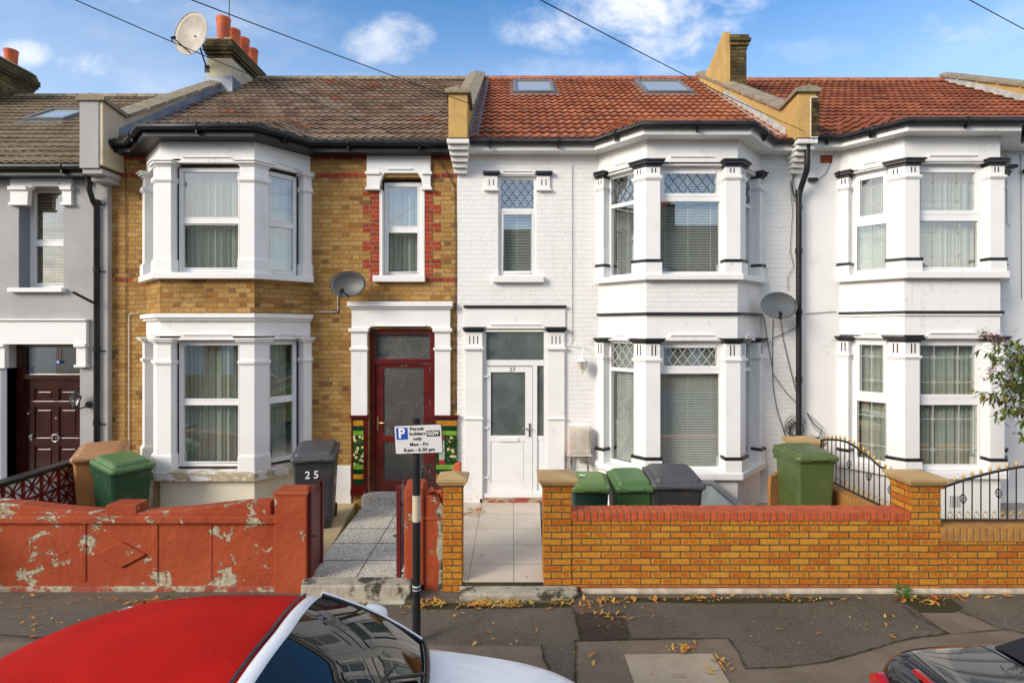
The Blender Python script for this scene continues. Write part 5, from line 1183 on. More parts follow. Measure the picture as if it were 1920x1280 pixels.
# ------------------------------------------------------------------ wheelie bins
def wbin(label, loc, rz, w, d, h, body, lid, lid_tilt=0, dome=.05, group='wheelie bins in the front gardens', handle=True):
    t = thing('wheelie_bin', label, 'bin', loc, group, R(rz), local=True)
    def ring(s, z, sy=0, c=.035):
        a, b = w / 2 * s, d / 2 * s; return [(-a + c, -b - sy, z), (a - c, -b - sy, z), (a, -b + c - sy, z), (a, b - c, z), (a - c, b, z), (-a + c, b, z), (-a, b - c, z), (-a, -b + c - sy, z)]
    m = MB(); m.rings([ring(.80, .03), ring(.82, .08), ring(.90, h * .55), ring(.965, h - .075), ring(1.0, h - .07), ring(1.02, h - .02), ring(1.02, h), ring(.93, h - .004)], True, True, False)
    m.box(-w * .3, w * .3, -d / 2 * .86 - .02, -d / 2 * .82, .10, .16)
    for s in (-1, 1): m.box(s * w * .44 - .015, s * w * .44 + .015, d / 2 - .02, d / 2 + .05, h - .13, h + .0)
    m.build('body', body, t, .012)
    m = MB(); k = lid_tilt; g = .03
    def lr(s, z, tilt=0): return [(x, y, z + tilt * (y + d / 2)) for x, y, _ in ring(s, 0, .02)]
    m.rings([lr(1.06, h - .035, k), lr(1.07, h + .005, k), lr(1.045, h + .03, k), lr(.95, h + .036, k), lr(.90, h + .034, k), lr(.86, h + .036 + dome * .75, k), lr(.74, h + .042 + dome, k)], True, True, False)
    m.box(-w * .2, w * .2, -d / 2 - .065, -d / 2 - .02, h - .02, h + .012); m.build('lid', lid, t, .010)
    m = MB(); m.tube([(-w * .46, d / 2 + .045, h - .06), (-w * .46, d / 2 + .075, h - .03), (w * .46, d / 2 + .075, h - .03), (w * .46, d / 2 + .045, h - .06)], .013, 8); m.build('handle', body, t)
    for s in (-1, 1):
        m = MB(); m.lathe([(.085, s * w * .36), (.10, s * (w * .36 + .008)), (.10, s * (w * .36 + .042)), (.085, s * (w * .36 + .05)), (.05, s * (w * .36 + .042)), (.03, s * (w * .36 + .046))], (0, d / 2 - .02, .10), 18, 'x'); m.build('wheel', 'rubber', t)
    m = MB(); m.tube([(-w * .36, d / 2 - .02, .10), (w * .36, d / 2 - .02, .10)], .011); m.build('axle', 'steel', t)
    return t
b25 = wbin('charcoal wheelie bin painted 25 in white, at the right of the brick house bay', (-2.90, 8.10, .09), 12, .58, .66, 1.03, 'bingrey', 'lidgrey', .12)
text('2 5', .15, (-.02, -.318, .80), (1, 0, 0), (0, .08, 1), 'white', 'painted_number', b25, bold=.002)
q = MB()
for i, (x, l) in enumerate(((-.12, .07), (-.085, .06), (-.05, .075), (-.015, .06), (.03, .075), (.065, .06), (.10, .07))): q.vprism([(x, .02), (x + .014, .02), (x + .02, .02 + l), (x + .006, .02 + l)], 1.112 + .12 * .36, 1.116 + .12 * .36)
q.build('paint_mark', 'white', b25)
q = MB(); q.lathe([(.001, .262), (.075, .262), (.075, .266)], (0, .0, .62), 20, 'x'); q.build('sticker', 'dishpale', b25)
wbin('faded brown wheelie bin with skewed lid, behind the dark green one', (-6.22, 8.28, .09), 28, .60, .70, 1.0, 'binbrown', 'lidbrown', .10, .03)
wbin('dark green wheelie bin with light green lid in front of the faded brown bin', (-5.62, 7.88, .09), 58, .54, .66, .92, 'bingreen', 'lidgreen', .10)
t = wbin('small teal bin with light green lid, next to the first capped pillar', (1.02, 7.22, .09), -3, .47, .50, .84, 'binteal', 'binlime', .10, .03)
q = MB(); q.vprism([(-.13, -.02), (-.06, -.03), (-.05, .03), (-.08, .02), (-.12, .05)], 1.065 - .115, 1.068 - .115); q.build('sticker', 'white', t)
wbin('green wheelie bin between the small teal bin and the charcoal bin', (1.56, 7.25, .09), 4, .49, .52, .84, 'bingreen2', 'lidgreen', .14, .05)
wbin('wide charcoal bin with faded domed lid, behind the red coping', (2.14, 7.30, .09), -2, .64, .66, .88, 'bingrey', 'lidgrey', .08, .06)
t = wbin('tall olive green wheelie bin beside the black arched railings', (4.07, 7.60, .09), 3, .55, .60, 1.15, 'binolive', 'binolive', .06, .03)
q = MB(); q.vprism([(.0, -.02), (.12, -.03), (.13, .03), (.02, .04)], 1.235, 1.239); q.build('sticker', 'white', t)
cb_ = thing('cardboard_box', 'torn flattened brown cardboard box leaning left of the tall olive bin', 'box', (3.78, 7.9, .09))
m = MB(); f_ = Fr((X(1444, 7.75), 7.75), (X(1476, 7.9), 7.9)); m.fprism(f_, [(0, .09), (.30, .09), (.30, .90), (.24, .93), (.22, .84), (.17, .92), (.06, .88), (.02, .89), (0, .7)], 0, .05); m.build('panel', 'card', cb_, .008)
m = MB(); f_ = Fr((X(1470, 7.9), 7.86), (X(1486, 7.9), 7.80)); m.fprism(f_, [(0, .09), (.14, .09), (.14, .85), (.09, .90), (.03, .82)], 0, .04); m.build('flap', 'card', cb_, .008)

# ------------------------------------------------------------------ parking sign
ps = thing('parking_sign', 'white parking permit sign with blue P on a black post', 'sign', (X(781, 5.2), 5.2, 0))
xp, yp = X(781, 5.2), 5.2
m = MB(); m.tube([(xp, yp, -.02), (xp, yp, 2.12)], .0385, 24); m.tube([(xp, yp, 2.12), (xp, yp, 2.135)], .041, 24); m.build('post', 'blackpaint', ps)
m = MB(); m.tube([(xp, yp, 1.15), (xp, yp, 1.40)], .0390, 24); m.build('post_sticker', 'creamrender', ps)
m = MB(); m.tube([(xp, yp, .53), (xp, yp, .545)], .0397, 24); m.tube([(xp, yp, .50), (xp, yp, .508)], .0397, 24); m.build('scuff', 'signplate', ps)
ra = R(3.3); rt = Vector((math.cos(ra), 0, math.sin(ra))); up_ = Vector((-math.sin(ra), 0, math.cos(ra))); c0 = Vector((X(784.5, 5.14), 5.145, Z(823, 5.14)))
rt = (rt + Vector((0, -.10, 0))).normalized(); nn = rt.cross(up_)
def plate(w, h, c, off, th, r=.012, name='plate', mat='signplate'):
    m = MB(); q = []
    for cx, cy, a0 in ((w / 2 - r, h / 2 - r, 0), (-w / 2 + r, h / 2 - r, 90), (-w / 2 + r, -h / 2 + r, 180), (w / 2 - r, -h / 2 + r, 270)):
        for k in range(5): a = R(a0 + k * 22.5); q.append((cx + r * math.cos(a), cy + r * math.sin(a)))
    A = [c0 + rt * (c[0] + x) + up_ * (c[1] + y) + nn * off for x, y in q]; Bq = [p + nn * th for p in A]; n = len(q)
    m.add(A + Bq, [tuple(range(n)), tuple(range(n, 2 * n))] + [(i, (i + 1) % n, n + (i + 1) % n, n + i) for i in range(n)]); return m.build(name, mat, ps)
plate(.462, .275, (0, 0), 0, .004, name='plate_edge', mat='black'); plate(.448, .261, (0, 0), .004, .002, name='plate')
plate(.111, .111, (-.154, .058), .006, .0015, .006, 'blue_panel', 'blue'); plate(.128, .056, (.147, .050), .006, .0015, .004, 'zone_panel', 'black')
def st(s, x, y, size, wid, mat='black', bold=.0006):
    o = text(s, size, c0 + rt * x + up_ * y + nn * .0085, rt, up_, mat, 'lettering', ps, bold=bold)
    L = [(v.co + ORG[ps.name] - c0).dot(rt) for v in o.data.vertices]; w = max(L) - min(L); mid = (max(L) + min(L)) / 2
    for v, l in zip(o.data.vertices, L): v.co += rt * ((l - mid) * (wid / w - 1) + (x - mid))
st('P', -.154, .058, .125, .062, 'white', .004); st('GGW', .147, .050, .050, .110, 'white', .0012)
st('Permit', -.009, .099, .043, .132); st('holders', -.006, .053, .043, .152); st('only', -.008, .006, .043, .084); st('Mon - Fri', .004, -.047, .043, .173); st('8.am - 6.30 pm', .004, -.099, .043, .297)
m = MB(); 
for dz in (-.06, .06): m.tube([(xp, yp, c0.z + dz), (xp, yp, c0.z + dz + .02)], .044, 16); m.box(xp - .05, xp + .05, 5.15, yp, c0.z + dz, c0.z + dz + .02)
m.build('clamp', 'steel', ps)

# ------------------------------------------------------------------ satellite dishes, lamps, boxes
def dish(label, c, axis, rx, ry, mat, arm_to, mount, roll=0, depth=.16):
    t = thing('satellite_dish', label, 'satellite dish', c, 'satellite dishes'); c = Vector(c); n = Vector(axis).normalized(); rt = Vector((0, 0, 1)).cross(n) * -1; rt.normalize(); up = rt.cross(n); up = up if up.z > 0 else -up
    if roll: q = Matrix.Rotation(R(roll), 3, n); rt = q @ rt; up = q @ up
    m = MB(); rings = []
    for i in range(0, 9):
        r = i / 8; rings.append([c + rt * rx * r * math.cos(a) + up * ry * r * math.sin(a) + n * (depth * rx * r * r - depth * rx * .5) for a in (2 * math.pi * k / 36 for k in range(36))] if i else [c - n * depth * rx * .5 + (rt * math.cos(a) + up * math.sin(a)) * .002 for a in (2 * math.pi * k / 36 for k in range(36))])
    rings += [[p - n * .008 for p in r] for r in rings[::-1]]; m.rings(rings, True, False); o = m.build('reflector', mat, t)
    m = MB(); m.tube([rings[8][k] for k in range(36)] + [rings[8][0]], .007, 6); m.build('rim', mat, o)
    a0 = c - up * ry * .92; L = Vector(arm_to); m = MB(); m.tube([a0 + n * .01, a0 + (L - a0) * .15, L - (L - a0).normalized() * .02], .013, 8); m.build('arm', 'gutter', t)
    m = MB(); dv = (c - L).normalized(); m.tube([L - dv * .04, L + dv * .02, L + dv * .045, L + dv * .055], [.022, .024, .033, .030], 12); m.tube([L - dv * .02, L - dv * .02 - Vector((0, 0, .08))], .016, 8); m.build('receiver', 'gutter', t)
    m = MB(); M0 = Vector(mount); m.tube([c - n * .03, c - n * .09, M0 + (c - n * .09 - M0) * .4, M0], .017, 8); m.box(M0.x - .05, M0.x + .05, M0.y - .012, M0.y + .012, M0.z - .08, M0.z + .08); m.build('bracket', 'gutter', t); return t
cz = zf(536)
dish('charcoal satellite dish on the yellow brick wall above the maroon door', (X(653, 8.72), 8.72, Z(533, 8.72)), (-.10, -1, .10), .29, .205, 'dish', (X(640, 8.42), 8.42, Z(546, 8.42)), (X(655, F), F - .015, zf(545)), roll=2)
dish('translucent grey satellite dish by the drainpipe on the white brick wall', (X(1459, 8.66), 8.66, Z(573, 8.66)), (.12, -1, .12), .305, .21, 'dishclear', (X(1464, 8.36), 8.36, Z(589, 8.36)), (X(1455, F), F - .015, zf(578)), roll=-2)
dish('large pale satellite dish on the chimney with four terracotta pots', (X(362, 11.55), 11.55, Z(66, 11.55)), (-.30, -.95, .06), .44, .46, 'dishpale', (X(324, 11.1), 11.1, Z(71, 11.1)), (-6.72, 12.03, Z(128, 12)), depth=.28)
m = MB(); xq = X(443, 12.6); m.tube([(xq - .02, 12.3, 8.9), (xq, 12.3, 11.2)], .013, 8); m.tube([(xq - .05, 12.1, 9.2), (xq, 12.3, 9.25)], .01, 6); tag(m.build('aerial_mast', 'iron', None), 'thin metal aerial mast rising beside the terracotta chimney pots', 'mast')

def lantern(label, x, z, mat, glassm, up_mount):
    t = thing('wall_lantern', label, 'lamp', (x, F - .2, z)); y = F - .17; m = MB(); s = .075
    m.lathe([(s * 1.35, .13), (s * 1.2, .145), (s * .5, .20), (.02, .215), (.012, .25), (.001, .26)], (x, y, z), 6); m.lathe([(s * .55, -.02), (s * .62, -.005), (.02, -.03), (.01, -.07)], (x, y, z), 6)
    for k in range(6): a = k * math.pi / 3; m.tube([(x + s * .6 * math.cos(a), y + s * .6 * math.sin(a), z), (x + s * 1.15 * math.cos(a), y + s * 1.15 * math.sin(a), z + .13)], .005, 5)
    m.build('cage', mat, t); m = MB(); m.lathe([(s * .52, .0), (s * 1.05, .13)], (x, y, z), 6, caps=False); m.build('glass', glassm, t)
    m = MB()
    if up_mount: m.tube([(x, y, z + .24), (x + .02, y, z + .34), (x + .01, F - .04, z + .37), (x - .24, F - .02, z + .385)], .008, 6)
    else: m.tube([(x, y, z - .03), (x + .05, y + .02, z - .06), (x + .10, F - .03, z - .03)], .012, 6); m.lathe([(.055, -.03), (.055, .0)], (x + .10, F, z - .01), 14, 'y')
    m.build('arm', mat, t)
lantern('black coach lantern beside the dark mahogany door', X(141, F - .17), zf(757), 'iron', 'glass', False)
lantern('small white lantern on a bent arm right of the white door', X(1092, F - .17), zf(691), 'render', 'dishpale', True)
mb_ = thing('meter_box', 'beige steel meter cabinet on the white wall right of the white door', 'cabinet', (X(1087, F), F, 1.1)); a, b = X(1066, F - .2), X(1108, F - .2); z0, z1 = Z(853, F - .2), Z(803, F - .2)
m = MB(); m.box(a, b, F - .2, F, z0, z1); m.box(a - .02, b + .03, F - .21, F, z0 - .02, z0); m.build('cabinet', 'meterpaint', mb_, .008)
m = MB(); m.box(a + .025, b - .025, F - .212, F - .19, z0 + .035, z1 - .03); m.build('door', 'meterpaint', mb_, .005)
m = MB(); m.tube([(a + .30, F - .1, z0), (a + .30, F - .1, z0 - .14), (a + .33, F - .1, z0 - .2), (a + .33, F - .1, .1)], .015); m.tube([(a + .06, F - .05, z0), (a + .06, F - .05, .1)], .02); m.tube([(a + .2, F - .1, z0 - .12), (a + .38, F - .1, z0 - .12)], .03); m.tube([(a + .3, F - .1, z0 - .15), (a + .6, F - .1, z0 - .25), (a + 1.1, F - .1, z0 - .42)], .010, 6); m.tube([(a - .03, F - .05, z0 - .01), (a - .035, F - .05, z0 - .27), (a - .0, F - .05, z0 - .29), (a + .02, F - .05, z0 - .25)], .006, 6); m.build('pipework', 'pipework', mb_)
# light well window in the front garden of 27
lw = thing('basement_skylight', 'sloping grey framed basement skylight under the white bay, behind the charcoal bin', 'skylight', (2.9, 7.8, .3))
P0, P1, P2, P3 = Vector((2.25, 8.24, .66)), Vector((3.02, 8.24, .66)), Vector((3.42, 7.45, .34)), Vector((2.25, 7.45, .34)); m = MB(); 
def slabq(m, a, b, c, d, th): n = (b - a).cross(d - a).normalized() * th; n = n if n.z > 0 else -n; m.add([a, b, c, d, a + n, b + n, c + n, d + n], [(0, 1, 2, 3), (4, 5, 6, 7), (0, 1, 5, 4), (1, 2, 6, 5), (2, 3, 7, 6), (3, 0, 4, 7)])
L_ = lambda a, b, t: a + (b - a) * t
slabq(m, P0, P1, L_(P1, P2, .12), L_(P0, P3, .12), .05); slabq(m, L_(P0, P3, .88), L_(P1, P2, .88), P2, P3, .05); slabq(m, L_(P0, P1, .88), P1, P2, L_(P3, P2, .88), .052); slabq(m, P0, L_(P0, P1, .08), L_(P3, P2, .08), P3, .052); m.build('frame', 'velux', lw, .006)
m = MB(); slabq(m, P0, P1, P2, P3, .02); m.build('pane', 'skyglass', lw); m = MB(); m.vprism([(2.2, 8.3), (3.06, 8.3), (3.46, 7.42), (2.2, 7.42)], .02, [.64, .64, .32, .32]); m.build('upstand', 'velux', lw)

# loose bricks on the stub wall, ridge tile piece
for (px_, py_, yy, rz, ry, lab) in ((806, 925, 6.32, 20, 18, 'orange perforated brick tilted on the stub wall, left of the pair'), (822, 928, 6.34, -12, 4, 'orange perforated brick lying flat on the stub wall, right of the pair')):
    t = thing('loose_brick', lab, 'brick', (X(px_, yy), yy, Z(py_, yy)), 'loose bricks on the stub wall', R(rz), local=True); t.rotation_euler = (R(35 if ry > 10 else 12), R(-ry), R(rz)); m = MB(); m.box(-.055, .055, -.03, .035, -.10 * .6, .10 * .6); m.build('body', 'brickloose', t, .004)
    m = MB()
    for i in range(3): m.box(-.040 + i * .028, -.022 + i * .028, -.0315, -.025, -.035, .045)
    m.build('holes', 'void', t)
m = MB(); yy = 6.75; m.yprism([(X(846, yy), Z(925, yy)), (X(846, yy), Z(886, yy)), (X(852, yy), Z(869, yy)), (X(864, yy), Z(866, yy)), (X(866, yy), Z(925, yy))], 6.72, 6.80); m.box(X(846, yy), X(866, yy), 6.72, 6.8, .05, Z(925, yy)); tag(m.build('clay_slab', 'brickloose', None, .01), 'broken red clay slab standing behind the narrow capped pillar', 'slab')
# wire plant stand by the maroon door
m = MB(); rj = random.Random(9)
for i in range(7):
    x, y, z = X(802 + rj.uniform(-10, 10), 7.2), 7.2 + rj.uniform(-.1, .1), Z(890 + rj.uniform(-12, 18), 7.2); r = rj.uniform(.04, .09)
    m.tube([(x + r * math.cos(t), y, z + r * math.sin(t)) for t in (5.2 * j / 10 for j in range(11))], .008, 5)
m.tube([(X(770, 7.2), 7.2, .11), (X(770, 7.2), 7.2, Z(905, 7.2)), (X(812, 7.2), 7.2, Z(905, 7.2)), (X(812, 7.2), 7.2, .11)], .01, 5); tag(m.build('scroll_stand', 'iron', None), 'rusty scrolled iron stand behind the terracotta stub wall', 'stand')

# ------------------------------------------------------------------ overhead cables
def cable(label, a, b, sag=.12, r=.0042):
    a = Vector(a); b = Vector(b); m = MB(); m.tube([a + (b - a) * t - Vector((0, 0, sag * 4 * t * (1 - t))) for t in (i / 16 for i in range(17))], r, 6); tag(m.build('overhead_cable', 'cable', None, loc=a), label, 'cable', 'overhead telephone cables')
def ray(px, py, Y): return (X(px, Y), Y, Z(py, Y))
cable('overhead cable crossing the sky at the top left, passing the large pale dish', ray(-200, -150, 3.4), ray(848, 292, 8.78), .05)
cable('overhead cable over the brown tiled roof from the top left', ray(50, -120, 3.2), ray(1112, 272, 8.70), .05)
cable('overhead cable over the red tiled roof down to the drainpipe', ray(800, -115, 3.0), ray(1508, 246, 8.62), .05)
cable('short overhead cable in the top right corner', ray(1600, -120, 3.4), ray(2150, 172, 8.6), .03)

# ------------------------------------------------------------------ plants and leaf litter
def leafq(m, c, d, n, L, w, curl=.25):
    d = d.normalized(); s = d.cross(n).normalized(); n = s.cross(d).normalized()
    P = [c, c + d * L * .3 + s * w * .5, c + d * L * .3 - s * w * .5, c + d * L * .65 + s * w * .42 - n * L * curl * .4, c + d * L * .65 - s * w * .42 - n * L * curl * .4, c + d * L - n * L * curl, c + d * L * .3 - n * w * .12, c + d * L * .65 - n * (L * curl * .4 + w * .12)]
    m.add(P, [(0, 1, 6), (0, 6, 2), (1, 3, 7, 6), (6, 7, 4, 2), (3, 5, 7), (7, 5, 4)])
rl = random.Random(21)
tr = thing('shrub', 'leafy branching shrub with mauve seed heads at the right edge', 'shrub', (7.9, 6.95, .1))
tm = MB(); lm = MB(); fm = MB(); base = Vector((7.7, 6.95, .1)); top = Vector((7.45, 6.95, 2.0)); tm.tube([base, base + Vector((-.05, 0, .8)), base + Vector((.02, .03, 1.4)), top], [.05, .042, .034, .028], 8)
tips = [(1838, 655), (1842, 622), (1862, 640), (1850, 690), (1833, 735), (1846, 745), (1862, 700), (1880, 668), (1895, 690), (1862, 778), (1885, 760), (1900, 730), (1910, 648), (1918, 700), (1895, 640), (1905, 770), (1916, 820), (1914, 790), (1930, 660), (1935, 740), (1960, 700), (1950, 620), (1980, 760), (1990, 650), (1870, 720), (1885, 715), (1905, 680), (1925, 715), (2030, 700), (2060, 640), (2010, 600), (2050, 780), (2090, 720)]
for px_, py_ in tips:
    Y = 6.9 + rl.uniform(-.28, .28); tip = Vector((X(px_, Y), Y, Z(py_, Y))); s0_ = base.lerp(top, rl.uniform(.72, 1.0)); mid = s0_.lerp(tip, .5) + Vector((rl.uniform(-.05, .05), rl.uniform(-.05, .05), rl.uniform(.02, .12)))
    cur = [s0_, s0_.lerp(mid, .5) + Vector((0, 0, .03)), mid, mid.lerp(tip, .5) + Vector((0, 0, .02)), tip]; tm.tube(cur, [.014, .010, .007, .005, .003], 5)
    for k in range(62):
        t = rl.random() ** .45 * .999; seg = min(3, int(t * 4)); p = cur[seg].lerp(cur[seg + 1], t * 4 - seg) + Vector((rl.gauss(0, .03), rl.gauss(0, .04), rl.gauss(0, .03)))
        d = Vector((rl.gauss(-.2, .8), rl.gauss(0, .8), rl.gauss(-.45, .45))); leafq(lm, p, d, Vector((0, 0, 1)), rl.uniform(.07, .125), rl.uniform(.026, .042), rl.uniform(.1, .5))
for px_, py_ in ((1842, 632), (1850, 622), (1862, 636), (1870, 628), (1858, 690), (1866, 684), (1855, 700), (1890, 725), (1895, 712), (1900, 690), (1882, 640), (1912, 672), (1940, 650), (1886, 686), (1848, 712)):
    Y = 6.85 + rl.uniform(-.2, .2); c = Vector((X(px_, Y), Y, Z(py_, Y)))
    for k in range(16): p = c + Vector((rl.gauss(0, .035), rl.gauss(0, .035), rl.gauss(0, .03))); fm.lathe([(.001, -.006), (.008, 0), (.001, .006)], p, 5); fm.tube([c, p], .0015, 3)
tm.build('trunk', 'bark', tr); lm.build('crown', 'leaf', tr); fm.build('seed_heads', 'flower', tr)
lm = MB(); zones = [(785, 1138, 12, 8, 60), (820, 1134, 18, 6, 70), (900, 1136, 35, 5, 150), (960, 1135, 40, 6, 170), (1045, 1133, 25, 5, 60), (1110, 1145, 30, 14, 45), (1150, 1165, 25, 22, 35), (1300, 1126, 150, 4, 90), (1500, 1126, 60, 5, 50), (1690, 1126, 18, 6, 60), (1740, 1130, 40, 6, 60), (1280, 1220, 30, 7, 40), (1350, 1245, 25, 18, 26), (1200, 1240, 140, 30, 26), (700, 1140, 60, 12, 30), (600, 1136, 60, 3, 20), (300, 1128, 160, 3, 70), (60, 1140, 80, 22, 30), (100, 1165, 90, 25, 20), (1500, 1170, 300, 40, 40), (1140, 1130, 30, 4, 60), (880, 1180, 80, 28, 22), (1830, 1120, 60, 3, 40)]
for cx, cy, sx_, sy_, n in zones:
    for k in range(int(n * .7)):
        px_, py_ = rl.gauss(cx, sx_ * .6), rl.gauss(cy, sy_ * .6); py_ = max(py_, 1122 if not 862 < px_ < 1088 else 1130)
        Y = H * FOC / (py_ - 615); Y = min(Y, 6.12 if not 862 < px_ < 1088 else 5.95); p = Vector((X(px_, Y), Y, .018 + rl.random() * .018)); a = rl.uniform(0, 6.28); small = rl.random() < .55; L = rl.uniform(.02, .045) if small else rl.uniform(.05, .085)
        leafq(lm, p, Vector((math.cos(a), math.sin(a), rl.uniform(-.1, .35))), Vector((rl.uniform(-.3, .3), rl.uniform(-.3, .3), 1)), L, L * rl.uniform(.22, .5), rl.uniform(-.3, .4))
for k in range(40): px_ = rl.uniform(872, 905); Y = rl.uniform(8.3, 8.75); p = Vector((X(px_, Y), Y, .125)); a = rl.uniform(0, 6.28); leafq(lm, p, Vector((math.cos(a), math.sin(a), .2)), Vector((0, 0, 1)), .06, .03)
for k in range(10): Y = rl.uniform(6.3, 8.3); p = Vector((rl.uniform(-.5, .3), Y, .118)); a = rl.uniform(0, 6.28); leafq(lm, p, Vector((math.cos(a), math.sin(a), .1)), Vector((0, 0, 1)), .04, .02)
tag(lm.build('fallen_leaves', 'litter'), 'orange and yellow fallen leaves scattered on the pavement', 'leaves', kind='stuff')
for (px_, py_, n, s, lab) in ((1690, 1118, 26, .09, 'small green weed at the foot of the buff brick wall, near the second capped pillar'), (322, 1122, 14, .06, 'small weed at the foot of the terracotta wall, above the red car roof'), (1060, 1128, 12, .05, 'tiny weed at the rounded stone step')):
    m = MB(); Y = H * FOC / (py_ - 615); Y = min(Y, 6.13); c = Vector((X(px_, Y), Y - .02, .01))
    for k in range(n): a = rl.uniform(0, 6.28); q = c + Vector((math.cos(a), math.sin(a), 0)) * rl.uniform(0, s * .7) + Vector((0, 0, rl.uniform(0, s))); leafq(m, q, Vector((math.cos(a), math.sin(a), rl.uniform(.1, .9))), Vector((0, 0, 1)), s * .8, s * .45)
    tag(m.build('weed', 'weed', None, loc=c), lab, 'weed', 'weeds along the pavement')
# concrete access cover in the pavement
q_ = [(X(x, (H) * FOC / (y - 615)), H * FOC / (y - 615)) for x, y in ((1171, 1228), (1336, 1227), (1372, 1288), (1192, 1290))]; m = MB(); m.vprism(q_, -.02, .016); cc = thing('access_cover', 'pale concrete access cover with a small metal tag, set in the pavement', 'cover', (q_[0][0], q_[0][1], 0)); m.build('slab', 'patchpale', cc, .006)
m = MB(); y_ = 4.66; m.box(X(1262, y_), X(1286, y_), y_ - .02, y_ + .03, .015, .021); m.build('tag', 'steel', cc)

# ------------------------------------------------------------------ parked cars
def ringc(yc, hw, z0, zb, zc, x, n=0):
    half = [(0.0, z0), (hw * .82, z0), (hw * .97, z0 + .10), (hw, z0 + .30), (hw * 1.0, zb - .22), (hw * .965, zb - .07), (hw * .90, zb - .012), (hw * .80, zb + .004), (hw * .45, (zb + zc * 2) / 3), (0.0, zc)]
    pts = [(x, yc + y, z) for y, z in half] + [(x, yc - y, z) for y, z in half[-2:0:-1]]; return pts
def wheelset(t, yc, hw, xs, r=.31):
    for x in xs:
        for s in (-1, 1):
            y = yc + s * (hw - .10); m = MB(); m.lathe([(r * .72, -.09), (r * .97, -.095), (r, -.06), (r, .06), (r * .97, .095), (r * .72, .09)], (x, y, r - .13), 28, 'y'); w = m.build('wheel', 'rubber', t)
            m = MB(); m.lathe([(.03, s * .085), (.07, s * .088), (r * .66, s * .070), (r * .72, s * .092)], (x, y, r - .13), 20, 'y')
            for k in range(5): a = 2 * math.pi * k / 5; m.tube([(x, y + s * .085, r - .13), (x + r * .68 * math.cos(a), y + s * .08, r - .13 + r * .68 * math.sin(a))], .022, 6)
            m.build('rim', 'steel', w)
wc = thing('parked_car', 'white small convertible with red canvas hood, parked at the kerb', 'car', (-1.3, 2.85, -.13), 'cars parked along the kerb'); YC = 2.83
secs = [(-3.34, .50, .22, .52, .60), (-3.30, .66, .12, .62, .74), (-3.14, .77, .06, .84, .87), (-2.8, .83, .05, .90, .93), (-2.2, .84, .04, .93, .96), (-1.4, .835, .04, .94, .97), (-.72, .825, .04, .935, .96), (-.35, .81, .05, .895, .935), (.05, .80, .06, .845, .89), (.34, .775, .08, .775, .83), (.56, .69, .12, .66, .71), (.68, .56, .16, .54, .60), (.72, .40, .22, .46, .50)]
m = MB(); m.rings([ringc(YC, hw, z0, zb, zc, x) for x, hw, z0, zb, zc in secs]); m.build('body', 'carwhite', wc, subd=2)
def arch(x, prof): return [(x, YC + y, z) for y, z in prof] + [(x, YC - y, z) for y, z in prof[-2::-1]]
def prof(e, ez, cz, lo, lw): return [(lw, lo), (lw * .55 + e * .45, lo * .4 + ez * .6 - .02), (e, ez), (e * .72, ez * .42 + cz * .58), (e * .38, cz - .008), (0, cz)]
hs_ = [(-1.235, .57, 1.325, 1.405, 1.22, .62), (-1.30, .575, 1.335, 1.415, 1.22, .62), (-1.60, .58, 1.335, 1.43, 1.21, .635), (-1.85, .58, 1.335, 1.425, 1.18, .645), (-2.15, .575, 1.305, 1.40, 1.08, .68), (-2.45, .57, 1.235, 1.34, .93, .73), (-2.75, .57, 1.115, 1.22, .91, .73), (-3.0, .56, .985, 1.07, .88, .70), (-3.12, .54, .90, .95, .86, .66)]
m = MB(); R_ = [arch(x, prof(e, ez, cz, lo, lw)) for x, e, ez, cz, lo, lw in hs_]; R2 = [[(x, YC + (y - YC) * .95, z - .035) for x, y, z in r] for r in R_]
m.rings(R_, False, False); m.rings(R2, False, False); m.add(R_[0] + R2[0], [(i, i + 1, 11 + i + 1, 11 + i) for i in range(10)]); m.add(R_[-1] + R2[-1], [(i, i + 1, 11 + i + 1, 11 + i) for i in range(10)]); m.build('canvas_hood', 'softred', wc, subd=2)

m = MB(); m.rings([arch(x, [(.765, .90), (.70, 1.10), (.60, 1.28), (.40, 1.33), (.2, 1.35), (0, 1.36)]) for x in (-1.20, -1.6, -2.3)], False, False); m.build('side_glass', 'carglass', wc)
# windscreen: header band, glass, pillars
hd = lambda y, dx=0, dz=0: Vector((-1.165 + .035 * (1 - abs(y) / .57) - .02 + dx, YC + y, 1.405 - .085 * (abs(y) / .57) ** 2 + dz))
bs2 = lambda y, dx=0, dz=0: Vector((-.56 + .10 * (1 - (abs(y) / .74) ** 2) - .03 + dx, YC + y, .985 - .055 * (abs(y) / .74) ** 2 + dz))
NW = 14; m = MB(); g = []
for j in range(9):
    t = j / 8; row = []
    for i in range(NW + 1): u = -1 + 2 * i / NW; a, b = hd(u * .555), bs2(u * .725); p = a.lerp(b, t); p += Vector((.028, 0, .034)) * math.sin(math.pi * t) * 1.0; row.append(p)
    g.append(row)
m.rings(g, False, False); scg = m.build('windscreen', 'windscreen', wc)
m = MB(); q0 = [hd(-.575 + 1.15 * i / 16, -.095, .004) for i in range(17)]; q1 = [hd(-.575 + 1.15 * i / 16, -.045, .018) for i in range(17)]; q2 = [hd(-.575 + 1.15 * i / 16, .012, .004) for i in range(17)]; q3 = [p + Vector((0, 0, -.05)) for p in q2]; q4 = [p + Vector((0, 0, -.05)) for p in q0]
m.rings([[a, b, c, d, e] for a, b, c, d, e in zip(q0, q1, q2, q3, q4)], True, True); m.build('windscreen_header', 'carwhite', wc, subd=1)
m = MB(); m.tube([p + Vector((-.008, 0, .004)) for p in q0], .009, 6); m.build('header_seal', 'dish', wc)
